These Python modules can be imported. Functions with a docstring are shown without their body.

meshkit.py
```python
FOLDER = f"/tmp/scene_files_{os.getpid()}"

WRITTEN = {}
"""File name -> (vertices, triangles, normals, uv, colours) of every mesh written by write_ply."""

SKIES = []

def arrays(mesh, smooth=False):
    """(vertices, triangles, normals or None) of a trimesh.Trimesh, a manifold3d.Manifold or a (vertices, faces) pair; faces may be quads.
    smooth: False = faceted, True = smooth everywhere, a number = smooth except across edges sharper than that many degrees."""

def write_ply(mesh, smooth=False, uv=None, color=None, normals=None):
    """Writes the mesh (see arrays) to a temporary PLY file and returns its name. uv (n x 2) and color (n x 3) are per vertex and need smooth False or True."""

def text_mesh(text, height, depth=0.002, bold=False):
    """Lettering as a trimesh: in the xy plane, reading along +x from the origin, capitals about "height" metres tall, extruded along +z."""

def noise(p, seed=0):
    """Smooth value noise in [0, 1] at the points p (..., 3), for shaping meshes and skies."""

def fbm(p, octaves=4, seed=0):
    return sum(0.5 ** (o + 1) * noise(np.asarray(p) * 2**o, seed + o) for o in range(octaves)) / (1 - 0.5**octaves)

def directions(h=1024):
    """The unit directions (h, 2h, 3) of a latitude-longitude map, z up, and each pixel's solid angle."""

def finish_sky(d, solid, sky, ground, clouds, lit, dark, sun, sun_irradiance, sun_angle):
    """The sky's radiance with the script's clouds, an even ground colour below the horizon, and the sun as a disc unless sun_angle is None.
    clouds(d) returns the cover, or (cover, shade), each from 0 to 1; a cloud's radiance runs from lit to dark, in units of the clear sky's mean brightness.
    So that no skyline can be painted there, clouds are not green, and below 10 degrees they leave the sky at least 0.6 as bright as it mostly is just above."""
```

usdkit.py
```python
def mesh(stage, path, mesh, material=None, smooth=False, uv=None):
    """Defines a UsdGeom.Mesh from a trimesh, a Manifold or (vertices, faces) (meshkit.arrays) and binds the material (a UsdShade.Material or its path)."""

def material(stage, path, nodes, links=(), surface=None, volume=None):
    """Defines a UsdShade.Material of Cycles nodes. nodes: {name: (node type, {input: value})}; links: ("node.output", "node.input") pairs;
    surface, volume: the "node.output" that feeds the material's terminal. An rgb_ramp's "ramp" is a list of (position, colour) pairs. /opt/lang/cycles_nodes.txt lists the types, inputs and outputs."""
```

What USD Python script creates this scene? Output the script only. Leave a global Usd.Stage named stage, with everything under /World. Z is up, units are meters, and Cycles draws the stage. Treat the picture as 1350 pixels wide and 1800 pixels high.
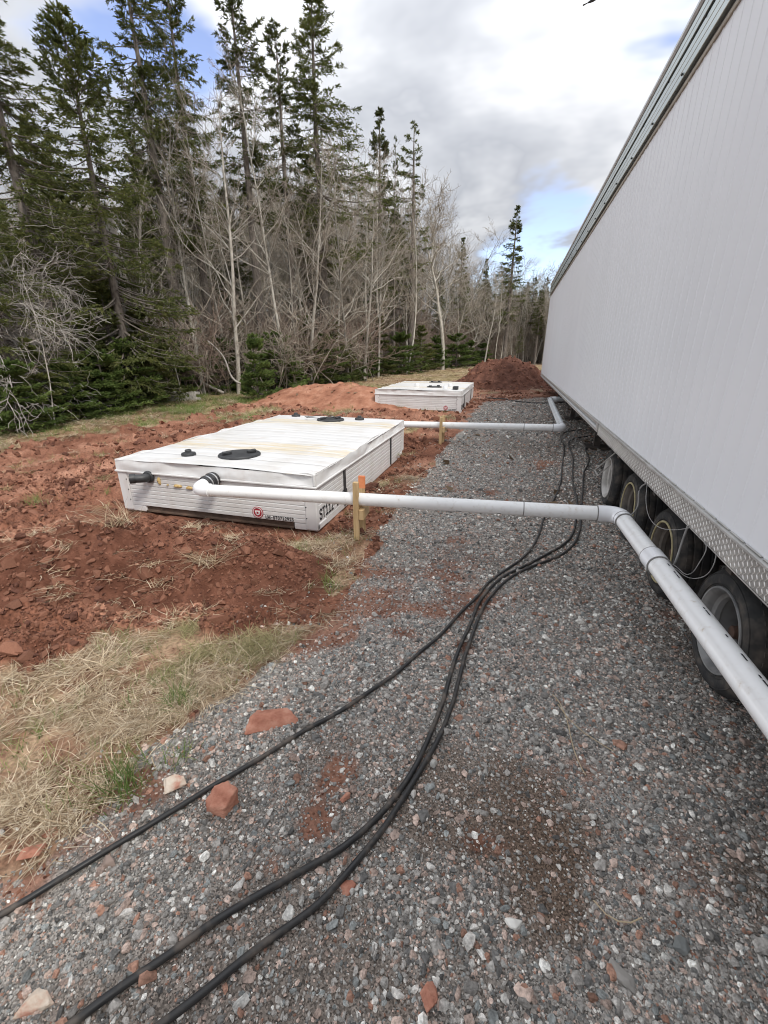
import math, random
import numpy as np, trimesh, shapely
from shapely.geometry import Polygon
import usdkit, meshkit
from pxr import Usd, UsdGeom, UsdLux, UsdShade, Gf, Sdf, Vt

stage = Usd.Stage.CreateInMemory()
UsdGeom.SetStageUpAxis(stage, 'Z')
UsdGeom.SetStageMetersPerUnit(stage, 1.0)
UsdGeom.Xform.Define(stage, '/World')
UsdGeom.Scope.Define(stage, '/World/Looks')

# ------------------------------------------------------------------ camera, sky, sun, exposure
EYE = np.array([0.0, 0.0, 1.7])
YAW, PITCH, FPX = math.radians(16.0), math.radians(20.5), 755.0 / 1350.0
FWD = np.array([-math.sin(YAW) * math.cos(PITCH), math.cos(YAW) * math.cos(PITCH), -math.sin(PITCH)])
RIGHT = np.array([math.cos(YAW), math.sin(YAW), 0.0])
UP = np.cross(RIGHT, FWD)
cam = UsdGeom.Camera.Define(stage, '/World/camera')
cam.CreateHorizontalApertureAttr(36.0)
cam.CreateVerticalApertureAttr(48.0)
cam.CreateFocalLengthAttr(36.0 * FPX)
cam.CreateFStopAttr(0.0)
cam.CreateClippingRangeAttr((0.05, 5000.0))
cam.CreateExposureAttr(0.85)
m4 = Gf.Matrix4d(*[float(a) for a in (*RIGHT, 0, *UP, 0, *(-FWD), 0, *EYE, 1)])
cam.AddTransformOp().Set(m4)

SUN = np.array([0.58, -0.50, 1.0]); SUN /= np.linalg.norm(SUN)
sun = UsdLux.DistantLight.Define(stage, '/World/sun')
sun.CreateIntensityAttr(0.4)
sun.CreateAngleAttr(14.0)
sun.CreateColorAttr(Gf.Vec3f(1.0, 0.95, 0.87))
sun.CreateNormalizeAttr(True)
zx = SUN; xx = np.cross([0, 0, 1.0], zx); xx /= np.linalg.norm(xx); yx = np.cross(zx, xx)
sun.AddTransformOp().Set(Gf.Matrix4d(*[float(a) for a in (*xx, 0, *yx, 0, *zx, 0, 0, 0, 30, 1)]))

SKY_STRENGTH = 0.10
def sky_material():
    """Clear sky with a broken overcast: brighter towards the zenith, as overcasts are, with a few breaks."""
    S = SKY_STRENGTH
    n = {
        'tc': ('texture_coordinate', {}),
        'sky': ('sky_texture', {'sky_type': 'single_scattering', 'sun_disc': False, 'sun_elevation': math.asin(SUN[2]), 'sun_rotation': math.atan2(SUN[0], SUN[1])}),
        'sep': ('separate_xyz', {}),
        'den': ('math', {'math_type': 'add', 'value2': 0.20}), 'dm': ('math', {'math_type': 'maximum', 'value2': 0.05}),
        'px': ('math', {'math_type': 'divide'}), 'py': ('math', {'math_type': 'divide'}), 'pz': ('combine_xyz', {'z': 0.0}),
        'n1': ('noise_texture', {'dimensions': '2D', 'scale': 1.15, 'detail': 5.0, 'roughness': 0.56, 'distortion': 0.15}),
        'cloud': ('rgb_ramp', {'ramp': [(0.30, (0.41 / S, 0.415 / S, 0.425 / S)), (0.40, (0.365 / S, 0.371 / S, 0.386 / S)), (0.50, (0.275 / S, 0.285 / S, 0.306 / S)), (0.60, (0.225 / S, 0.235 / S, 0.258 / S)), (0.72, (0.33 / S, 0.338 / S, 0.354 / S))]}),
        'zen': ('map_range', {'from_min': 0.0, 'from_max': 1.0, 'to_min': 0.80, 'to_max': 2.75, 'clamp': True}),
        'cz': ('vector_math', {'math_type': 'scale'}),
        'skyg': ('hsv', {'hue': 0.515, 'saturation': 0.92, 'value': 1.55}),
        'mixc': ('mix_color', {'use_clamp': False}),
        'bg': ('background_shader', {'strength': S}),
    }
    l = [('tc.generated', 'sep.vector'), ('sep.z', 'den.value1'), ('den.value', 'dm.value1'),
         ('sep.x', 'px.value1'), ('dm.value', 'px.value2'), ('sep.y', 'py.value1'), ('dm.value', 'py.value2'),
         ('px.value', 'pz.x'), ('py.value', 'pz.y'), ('pz.vector', 'n1.vector'),
         ('n1.fac', 'cloud.fac'), ('sky.color', 'skyg.color'), ('sep.z', 'zen.value'), ('cloud.color', 'cz.vector1'), ('zen.result', 'cz.scale')]
    # breaks in the overcast: a direction, its inner and outer half-width in degrees, its depth
    gaps = [((-0.605, 0.675, 0.39), 1, 12, 0.21), ((-0.02, 0.974, 0.20), 1, 10, 0.30)]
    last = 'n1.fac'
    for i, (g, a, b, w) in enumerate(gaps):
        g = np.array(g) / np.linalg.norm(g)
        n[f'g{i}d'] = ('vector_math', {'math_type': 'dot_product', 'vector2': tuple(g)})
        n[f'g{i}m'] = ('map_range', {'range_type': 'smoothstep', 'from_min': math.cos(math.radians(b)), 'from_max': math.cos(math.radians(a)), 'to_min': 0.0, 'to_max': w, 'clamp': True})
        n[f'g{i}o'] = ('math', {'math_type': 'subtract'})
        l += [('tc.generated', f'g{i}d.vector1'), (f'g{i}d.value', f'g{i}m.value'), (last, f'g{i}o.value1'), (f'g{i}m.result', f'g{i}o.value2')]
        last = f'g{i}o.value'
    n['cover'] = ('map_range', {'range_type': 'smoothstep', 'from_min': 0.20, 'from_max': 0.36, 'clamp': True})
    l += [(last, 'cover.value'), ('cover.result', 'mixc.fac'), ('skyg.color', 'mixc.a'), ('cz.vector', 'mixc.b'), ('mixc.result', 'bg.color')]
    return usdkit.material(stage, '/World/Looks/sky', n, l, surface='bg.background')
dome = UsdLux.DomeLight.Define(stage, '/World/sky')
UsdShade.MaterialBindingAPI.Apply(dome.GetPrim()).Bind(sky_material())
dome.GetPrim().SetCustomDataByKey('kind', 'structure')

# ------------------------------------------------------------------ helpers
USED = {}
def numbered(parent, name):
    k = USED.get((parent, name), 0)
    USED[(parent, name)] = k + 1
    return f'{parent}/{name}' if k == 0 else f'{parent}/{name}_{k:03d}'

def tag(prim, label=None, cat=None, group=None, kind=None):
    prim = prim.GetPrim() if hasattr(prim, 'GetPrim') else prim
    for k, v in (('label', label), ('category', cat), ('group', group), ('kind', kind)):
        if v:
            prim.SetCustomDataByKey(k, v)
    return prim

def pth(p):
    return p if isinstance(p, str) else str(p.GetPath())

def obj(name, mesh, mat, parent='/World', smooth=False, color=None, tint=None):
    path = numbered(pth(parent), name)
    if isinstance(mesh, (list,)):
        mesh = trimesh.util.concatenate(mesh)
    m = usdkit.mesh(stage, path, mesh, f'/World/Looks/{mat}', smooth=smooth)
    if color is not None:
        UsdGeom.PrimvarsAPI(m).CreatePrimvar('zone', Sdf.ValueTypeNames.Color3fArray, 'vertex').Set(Vt.Vec3fArray.FromNumpy(np.asarray(color, np.float32)))
    if isinstance(tint, tuple):   # (vertices per piece, clump size): a random tone per piece, drifting from clump to clump
        v = np.array(m.GetPointsAttr().Get()); k = tint[0]; npc = len(v) // k
        t = np.random.RandomState(len(v) % 9973).uniform(0, 1, npc)
        if tint[1]:
            t = 0.55 * t + 0.45 * np.clip((meshkit.fbm(v[::k][:npc] / tint[1], 3, 5) - 0.5) * 2.2 + 0.5, 0, 1)
        t = np.repeat(t, k)
        tint = np.repeat(np.concatenate([t, np.zeros(len(v) - len(t))])[:, None], 3, 1)
    if tint is not None:
        UsdGeom.PrimvarsAPI(m).CreatePrimvar('tint', Sdf.ValueTypeNames.Color3fArray, 'vertex').Set(Vt.Vec3fArray.FromNumpy(np.asarray(tint, np.float32)))
    return m.GetPrim()

def empty(name, parent='/World', loc=(0, 0, 0), rotz=0.0, scale=None):
    x = UsdGeom.Xform.Define(stage, numbered(pth(parent), name))
    x.AddTranslateOp().Set(Gf.Vec3d(*map(float, loc)))
    if rotz:
        x.AddRotateZOp().Set(float(rotz))
    if scale is not None:
        x.AddScaleOp().Set(Gf.Vec3f(*map(float, scale)))
    return x.GetPrim()

def thing(name, label, cat, loc=(0, 0, 0), rotz=0.0, group=None):
    return tag(empty(name, '/World', loc, rotz), label, cat, group)

FORMS = stage.CreateClassPrim('/World/forms')
def form(name):
    return UsdGeom.Xform.Define(stage, numbered('/World/forms', name)).GetPrim()

def copy_of(form_prim, name, label, cat, loc, rotz=0.0, scale=(1, 1, 1), group=None, tilt=(0, 0)):
    x = UsdGeom.Xform.Define(stage, numbered('/World', name))
    x.AddTranslateOp().Set(Gf.Vec3d(*map(float, loc)))
    if tilt != (0, 0):
        x.AddRotateXYZOp().Set(Gf.Vec3f(float(tilt[0]), float(tilt[1]), float(rotz)))
    else:
        x.AddRotateZOp().Set(float(rotz))
    x.AddScaleOp().Set(Gf.Vec3f(*map(float, scale)))
    p = x.GetPrim()
    p.GetReferences().AddInternalReference(form_prim.GetPath())
    p.SetInstanceable(True)
    return tag(p, label, cat, group)

def box(x0, x1, y0, y1, z0, z1):
    b = trimesh.creation.box([x1 - x0, y1 - y0, z1 - z0])
    b.apply_translation([(x0 + x1) / 2, (y0 + y1) / 2, (z0 + z1) / 2])
    return b

def bevel_box(x0, x1, y0, y1, z0, z1, r=0.004):
    """A box with all its edges chamfered."""
    c = np.array([(x0 + x1) / 2, (y0 + y1) / 2, (z0 + z1) / 2]); h = np.array([x1 - x0, y1 - y0, z1 - z0]) / 2
    r = min(r, h.min() * 0.8)
    pts = []
    for sx in (-1, 1):
        for sy in (-1, 1):
            for sz in (-1, 1):
                s = np.array([sx, sy, sz])
                for k in range(3):
                    e = np.ones(3) * r; e[k] = 0
                    pts.append(c + s * (h - e))
    return trimesh.convex.convex_hull(np.array(pts))

def spline(pts, step=0.05):
    from scipy.interpolate import PchipInterpolator, splprep, splev
    p = np.asarray(pts, float)
    n = max(4, int(np.linalg.norm(np.diff(p, axis=0), axis=1).sum() / step))
    tck, _ = splprep(p.T, s=0, k=min(3, len(p) - 1))
    return np.array(splev(np.linspace(0, 1, n), tck)).T

def tube(points, r, sides=10, caps=True):
    p = np.asarray(points, float)
    t = np.gradient(p, axis=0); t /= np.linalg.norm(t, axis=1, keepdims=True) + 1e-12
    ref = np.array([0.0, 0, 1]) if abs(t[:, 2]).mean() < 0.8 else np.array([1.0, 0, 0])
    a = np.cross(t, ref); a /= np.linalg.norm(a, axis=1, keepdims=True) + 1e-12
    b = np.cross(a, t)
    ang = np.arange(sides) * 2 * math.pi / sides
    rr = np.broadcast_to(r, (len(p),))[:, None, None]
    v = p[:, None] + rr * (np.cos(ang)[None, :, None] * a[:, None] + np.sin(ang)[None, :, None] * b[:, None])
    i, j = np.meshgrid(np.arange(len(p) - 1), np.arange(sides), indexing='ij')
    q = np.stack([i * sides + j, i * sides + (j + 1) % sides, (i + 1) * sides + (j + 1) % sides, (i + 1) * sides + j], -1).reshape(-1, 4)
    f = np.vstack([q[:, [0, 2, 1]], q[:, [0, 3, 2]]])
    v = v.reshape(-1, 3)
    if caps:
        k = len(v); v = np.vstack([v, p[0], p[-1]])
        s = np.arange(sides); e = (len(p) - 1) * sides
        f = np.vstack([f, np.stack([np.full(sides, k), s, (s + 1) % sides], 1), np.stack([np.full(sides, k + 1), e + (s + 1) % sides, e + s], 1)])
    return trimesh.Trimesh(v, f, process=False)

def pipe(a, b, r, sides=28, hollow=None):
    return tube(np.linspace(a, b, 2), r, sides)

def lathe(profile, n=40, axis='z'):
    m = trimesh.creation.revolve(np.asarray(profile, float), sections=n)
    if axis == '-x':   # axis z -> -x (outer face looks to -x)
        m.apply_transform(np.array([[0, 0, -1, 0], [0, 1, 0, 0], [1, 0, 0, 0], [0, 0, 0, 1.0]]))
    elif axis == '-y':
        m.apply_transform(np.array([[1, 0, 0, 0], [0, 0, -1, 0], [0, 1, 0, 0], [0, 0, 0, 1.0]]))
    return m

def sstep(a, b, x):
    t = np.clip((np.asarray(x, float) - a) / (b - a), 0, 1)
    return t * t * (3 - 2 * t)

# ------------------------------------------------------------------ materials
def mat(name, stops, scale=6.0, detail=4.0, rough=0.6, bump=0.0, bscale=None, metallic=0.0, spec=0.5, stretch=(1, 1, 1), coord='object', rand=None, extra=None, rramp=None, distortion=0.0):
    n = {'tc': ('texture_coordinate', {}), 'geo': ('geometry', {}), 'mp': ('mapping', {'scale': stretch}),
         'n': ('noise_texture', {'scale': scale, 'detail': min(detail, 3.0), 'roughness': 0.6, 'distortion': distortion}),
         'r': ('rgb_ramp', {'ramp': stops}), 'p': ('principled_bsdf', {'roughness': rough, 'metallic': metallic, 'specular_ior_level': spec})}
    l = [('tc.object' if coord == 'object' else 'geo.position', 'mp.vector'), ('mp.vector', 'n.vector'), ('n.fac', 'r.fac')]
    out = 'r.color'
    if rand:
        n['oi'] = ('object_info', {}); n['mr'] = ('map_range', {'to_min': rand[0], 'to_max': rand[1]})
        n['hs'] = ('hsv', {})
        l += [('oi.random', 'mr.value'), ('mr.result', 'hs.value'), (out, 'hs.color')]
        out = 'hs.color'
    l.append((out, 'p.base_color'))
    if bump:
        n['nb'] = ('noise_texture', {'scale': bscale or scale * 4, 'detail': 2.0, 'roughness': 0.65})
        n['b'] = ('bump', {'strength': 1.0, 'distance': bump})
        l += [('mp.vector', 'nb.vector'), ('nb.fac', 'b.height'), ('b.normal', 'p.normal')]
    if rramp:
        n['rr'] = ('map_range', {'from_min': 0.3, 'from_max': 0.7, 'to_min': rramp[0], 'to_max': rramp[1], 'clamp': True})
        l += [('n.fac', 'rr.value'), ('rr.result', 'p.roughness')]
    return usdkit.material(stage, f'/World/Looks/{name}', n, l, surface='p.BSDF')

def leaf_mat(name, stops, trans=0.2, rand=(0.8, 1.2), rough=0.55):
    """Small leaves or blades: each with a tone of its own, kept on the mesh."""
    n = {'gi': ('attribute', {'attribute': 'tint'}), 'sc': ('separate_color', {}), 'r': ('rgb_ramp', {'ramp': stops}), 'oi': ('object_info', {}), 'mr': ('map_range', {'to_min': rand[0], 'to_max': rand[1]}), 'hs': ('hsv', {}),
         'p': ('principled_bsdf', {'roughness': rough, 'specular_ior_level': 0.3}), 't': ('translucent_bsdf', {}), 'mx': ('mix_closure', {'fac': trans})}
    l = [('gi.color', 'sc.color'), ('sc.r', 'r.fac'), ('oi.random', 'mr.value'), ('mr.result', 'hs.value'), ('r.color', 'hs.color'), ('hs.color', 'p.base_color'), ('hs.color', 't.color'),
         ('p.BSDF', 'mx.closure1'), ('t.BSDF', 'mx.closure2')]
    return usdkit.material(stage, f'/World/Looks/{name}', n, l, surface='mx.closure')

leaf_mat('spruce_needles', [(0.0, (0.055, 0.070, 0.024)), (0.5, (0.125, 0.145, 0.046)), (1.0, (0.225, 0.23, 0.075))], 0.32)
leaf_mat('young_needles', [(0.0, (0.055, 0.090, 0.026)), (0.5, (0.125, 0.180, 0.050)), (1.0, (0.235, 0.285, 0.082))], 0.32)
leaf_mat('straw', [(0.0, (0.13, 0.085, 0.05)), (0.3, (0.36, 0.265, 0.165)), (0.7, (0.56, 0.445, 0.30)), (1.0, (0.76, 0.66, 0.50))], 0.15, (0.75, 1.15), 0.7)
leaf_mat('green_grass', [(0.0, (0.06, 0.11, 0.022)), (0.6, (0.13, 0.20, 0.045)), (1.0, (0.26, 0.30, 0.10))], 0.25, (0.8, 1.2), 0.6)
leaf_mat('olive_grass', [(0.0, (0.13, 0.12, 0.05)), (0.5, (0.27, 0.25, 0.11)), (1.0, (0.47, 0.40, 0.23))], 0.2, (0.8, 1.2), 0.7)
leaf_mat('dead_leaf', [(0.0, (0.14, 0.09, 0.055)), (0.5, (0.29, 0.21, 0.135)), (1.0, (0.46, 0.36, 0.25))], 0.1, (0.7, 1.2), 0.8)
mat('spruce_bark', [(0.3, (0.085, 0.07, 0.06)), (0.7, (0.24, 0.21, 0.18))], 14, rough=0.9, stretch=(1, 1, 0.35))
mat('grey_bark', [(0.3, (0.27, 0.245, 0.205)), (0.5, (0.47, 0.44, 0.38)), (0.7, (0.62, 0.59, 0.53))], 9, rough=0.85, stretch=(1, 1, 0.4), rand=(0.62, 1.1))
mat('twig_bark', [(0.3, (0.21, 0.18, 0.145)), (0.7, (0.42, 0.365, 0.295))], 3, rough=0.85, rand=(0.7, 1.15))
mat('pale_dead_wood', [(0.3, (0.26, 0.235, 0.21)), (0.7, (0.48, 0.45, 0.41))], 7, rough=0.8, bump=0.004)
mat('snag_wood', [(0.3, (0.26, 0.235, 0.205)), (0.7, (0.52, 0.485, 0.43))], 9, rough=0.85, bump=0.01, stretch=(1, 1, 0.2))
mat('red_twig', [(0.3, (0.17, 0.12, 0.095)), (0.7, (0.33, 0.25, 0.20))], 3, rough=0.85, rand=(0.75, 1.15))
DIRT = [(0.28, (0.110, 0.045, 0.028)), (0.48, (0.205, 0.091, 0.057)), (0.72, (0.38, 0.20, 0.135))]
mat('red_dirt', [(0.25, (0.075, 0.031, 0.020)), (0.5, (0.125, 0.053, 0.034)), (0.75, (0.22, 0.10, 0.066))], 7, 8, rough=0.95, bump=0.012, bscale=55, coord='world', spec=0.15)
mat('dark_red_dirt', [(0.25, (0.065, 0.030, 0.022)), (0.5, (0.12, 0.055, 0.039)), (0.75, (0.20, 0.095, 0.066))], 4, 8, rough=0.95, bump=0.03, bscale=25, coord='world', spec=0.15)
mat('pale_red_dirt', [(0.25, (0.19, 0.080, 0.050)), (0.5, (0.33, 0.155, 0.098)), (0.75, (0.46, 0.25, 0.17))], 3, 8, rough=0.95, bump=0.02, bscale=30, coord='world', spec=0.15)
mat('red_clod', [(0.3, (0.125, 0.056, 0.037)), (0.7, (0.25, 0.122, 0.081))], 30, 4, rough=0.95, rand=(0.7, 1.3), spec=0.15)
mat('sandstone', [(0.3, (0.30, 0.12, 0.08)), (0.5, (0.42, 0.19, 0.13)), (0.75, (0.52, 0.28, 0.20))], 18, 6, rough=0.9, bump=0.004, bscale=90, spec=0.2)
mat('pale_stone', [(0.35, (0.50, 0.26, 0.19)), (0.5, (0.60, 0.48, 0.38)), (0.7, (0.70, 0.62, 0.52))], 20, 6, rough=0.9, bump=0.003, bscale=90, spec=0.2)
STONES = [('stone_charcoal', (0.145, 0.14, 0.132), 0.17), ('stone_grey', (0.31, 0.29, 0.265), 0.28), ('stone_blue', (0.245, 0.255, 0.245), 0.10), ('stone_light', (0.50, 0.475, 0.435), 0.16), ('stone_pink', (0.44, 0.335, 0.28), 0.19), ('stone_rust', (0.31, 0.175, 0.125), 0.05), ('stone_white', (0.68, 0.66, 0.61), 0.05)]
for nm, c, _ in STONES:
    c = np.array(c)
    mat(nm, [(0.32, tuple(c * 0.55)), (0.5, tuple(c)), (0.68, tuple(c * 1.45))], 1.8, 3, rough=0.85, rand=(0.6, 1.35), spec=0.3)
mat('wall_white', [(0.3, (0.63, 0.64, 0.66)), (0.7, (0.66, 0.67, 0.69))], 1.6, rough=0.38, spec=0.4, coord='world', stretch=(1, 1, 0.3))
mat('alu', [(0.3, (0.46, 0.45, 0.43)), (0.7, (0.62, 0.61, 0.59))], 7, rough=0.42, metallic=0.85, rramp=(0.34, 0.55), coord='world')
mat('tread_plate', [(0.25, (0.30, 0.285, 0.27)), (0.6, (0.43, 0.415, 0.395)), (0.8, (0.56, 0.53, 0.48))], 5, rough=0.45, metallic=0.75, rramp=(0.38, 0.6), coord='world')
mat('tread_ridge', [(0.3, (0.60, 0.58, 0.55)), (0.7, (0.78, 0.76, 0.72))], 20, rough=0.3, metallic=0.85, coord='world')
mat('trim_metal', [(0.3, (0.40, 0.455, 0.445)), (0.7, (0.52, 0.575, 0.565))], 3, rough=0.24, metallic=0.85, coord='world', stretch=(1, 0.2, 1))
mat('trim_dark', [(0.3, (0.018, 0.022, 0.024)), (0.7, (0.035, 0.04, 0.042))], 5, rough=0.5)
mat('seal_tan', [(0.3, (0.22, 0.19, 0.15)), (0.7, (0.36, 0.32, 0.26))], 9, rough=0.7)
mat('underbody', [(0.3, (0.018, 0.017, 0.016)), (0.7, (0.045, 0.04, 0.036))], 5, rough=0.75)
mat('frame_steel', [(0.3, (0.035, 0.032, 0.03)), (0.7, (0.10, 0.08, 0.065))], 9, rough=0.65)
mat('tyre', [(0.3, (0.018, 0.018, 0.019)), (0.5, (0.034, 0.033, 0.032)), (0.68, (0.095, 0.082, 0.070))], 9, 6, rough=0.75, bump=0.002, bscale=60)
mat('rim_white', [(0.35, (0.38, 0.36, 0.33)), (0.6, (0.58, 0.56, 0.53))], 6, 5, rough=0.45, bump=0.001, bscale=40)
mat('rim_grey', [(0.35, (0.16, 0.16, 0.16)), (0.6, (0.30, 0.30, 0.295))], 6, 5, rough=0.4)
mat('rim_dark', [(0.3, (0.05, 0.045, 0.04)), (0.6, (0.16, 0.14, 0.12))], 7, 5, rough=0.6)
mat('rim_edge_yellow', [(0.3, (0.30, 0.25, 0.13)), (0.7, (0.50, 0.44, 0.26))], 20, 4, rough=0.7)
mat('hub_rust', [(0.3, (0.03, 0.022, 0.018)), (0.7, (0.12, 0.065, 0.045))], 14, 5, rough=0.75)
mat('pvc', [(0.24, (0.58, 0.51, 0.43)), (0.31, (0.72, 0.705, 0.68)), (0.45, (0.79, 0.79, 0.78)), (0.8, (0.81, 0.81, 0.805))], 22, 6, rough=0.3, spec=0.5, coord='world')
mat('pvc_fitting', [(0.3, (0.74, 0.745, 0.76)), (0.7, (0.79, 0.795, 0.81))], 5, 4, rough=0.24, spec=0.5, coord='world')
mat('pvc_grey', [(0.3, (0.45, 0.47, 0.48)), (0.7, (0.60, 0.62, 0.63))], 5, 4, rough=0.35, coord='world')
mat('black_rubber', [(0.3, (0.012, 0.012, 0.013)), (0.7, (0.03, 0.03, 0.032))], 20, rough=0.5)
mat('black_plastic', [(0.3, (0.022, 0.023, 0.025)), (0.7, (0.05, 0.052, 0.055))], 12, rough=0.5, bump=0.001)
mat('steel_band', [(0.3, (0.55, 0.55, 0.55)), (0.7, (0.7, 0.7, 0.7))], 12, rough=0.3, metallic=0.9)
mat('hose_rubber', [(0.3, (0.012, 0.012, 0.013)), (0.52, (0.024, 0.023, 0.022)), (0.68, (0.11, 0.090, 0.074))], 11, 7, rough=0.5, rramp=(0.36, 0.7), coord='world')
mat('ink', [(0.3, (0.015, 0.015, 0.018)), (0.7, (0.03, 0.03, 0.034))], 30, rough=0.6)
mat('logo_red', [(0.3, (0.33, 0.022, 0.035)), (0.7, (0.42, 0.035, 0.05))], 12, rough=0.5)
mat('logo_white', [(0.3, (0.74, 0.74, 0.74)), (0.7, (0.8, 0.8, 0.8))], 12, rough=0.5)
mat('pine_board', [(0.25, (0.36, 0.23, 0.11)), (0.5, (0.50, 0.35, 0.18)), (0.75, (0.60, 0.45, 0.26))], 9, 5, rough=0.75, stretch=(4, 4, 0.5), bump=0.001)
mat('orange_paint', [(0.3, (0.62, 0.19, 0.07)), (0.7, (0.74, 0.29, 0.13))], 14, rough=0.6)
mat('old_board', [(0.3, (0.38, 0.36, 0.32)), (0.7, (0.66, 0.64, 0.59))], 14, 5, rough=0.8)
mat('wire_white', [(0.3, (0.50, 0.49, 0.46)), (0.7, (0.68, 0.67, 0.64))], 14, rough=0.5)
mat('wire_grey', [(0.3, (0.16, 0.155, 0.15)), (0.7, (0.30, 0.29, 0.28))], 14, rough=0.5)
mat('feather', [(0.3, (0.012, 0.012, 0.014)), (0.7, (0.03, 0.03, 0.033))], 14, rough=0.6)
mat('foam', [(0.3, (0.42, 0.27, 0.09)), (0.7, (0.62, 0.46, 0.22))], 40, rough=0.8, bump=0.003)
mat('skid_steel', [(0.3, (0.055, 0.038, 0.028)), (0.6, (0.13, 0.085, 0.062)), (0.8, (0.22, 0.13, 0.09))], 6, 6, rough=0.8, stretch=(1, 1, 0.5))

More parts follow.
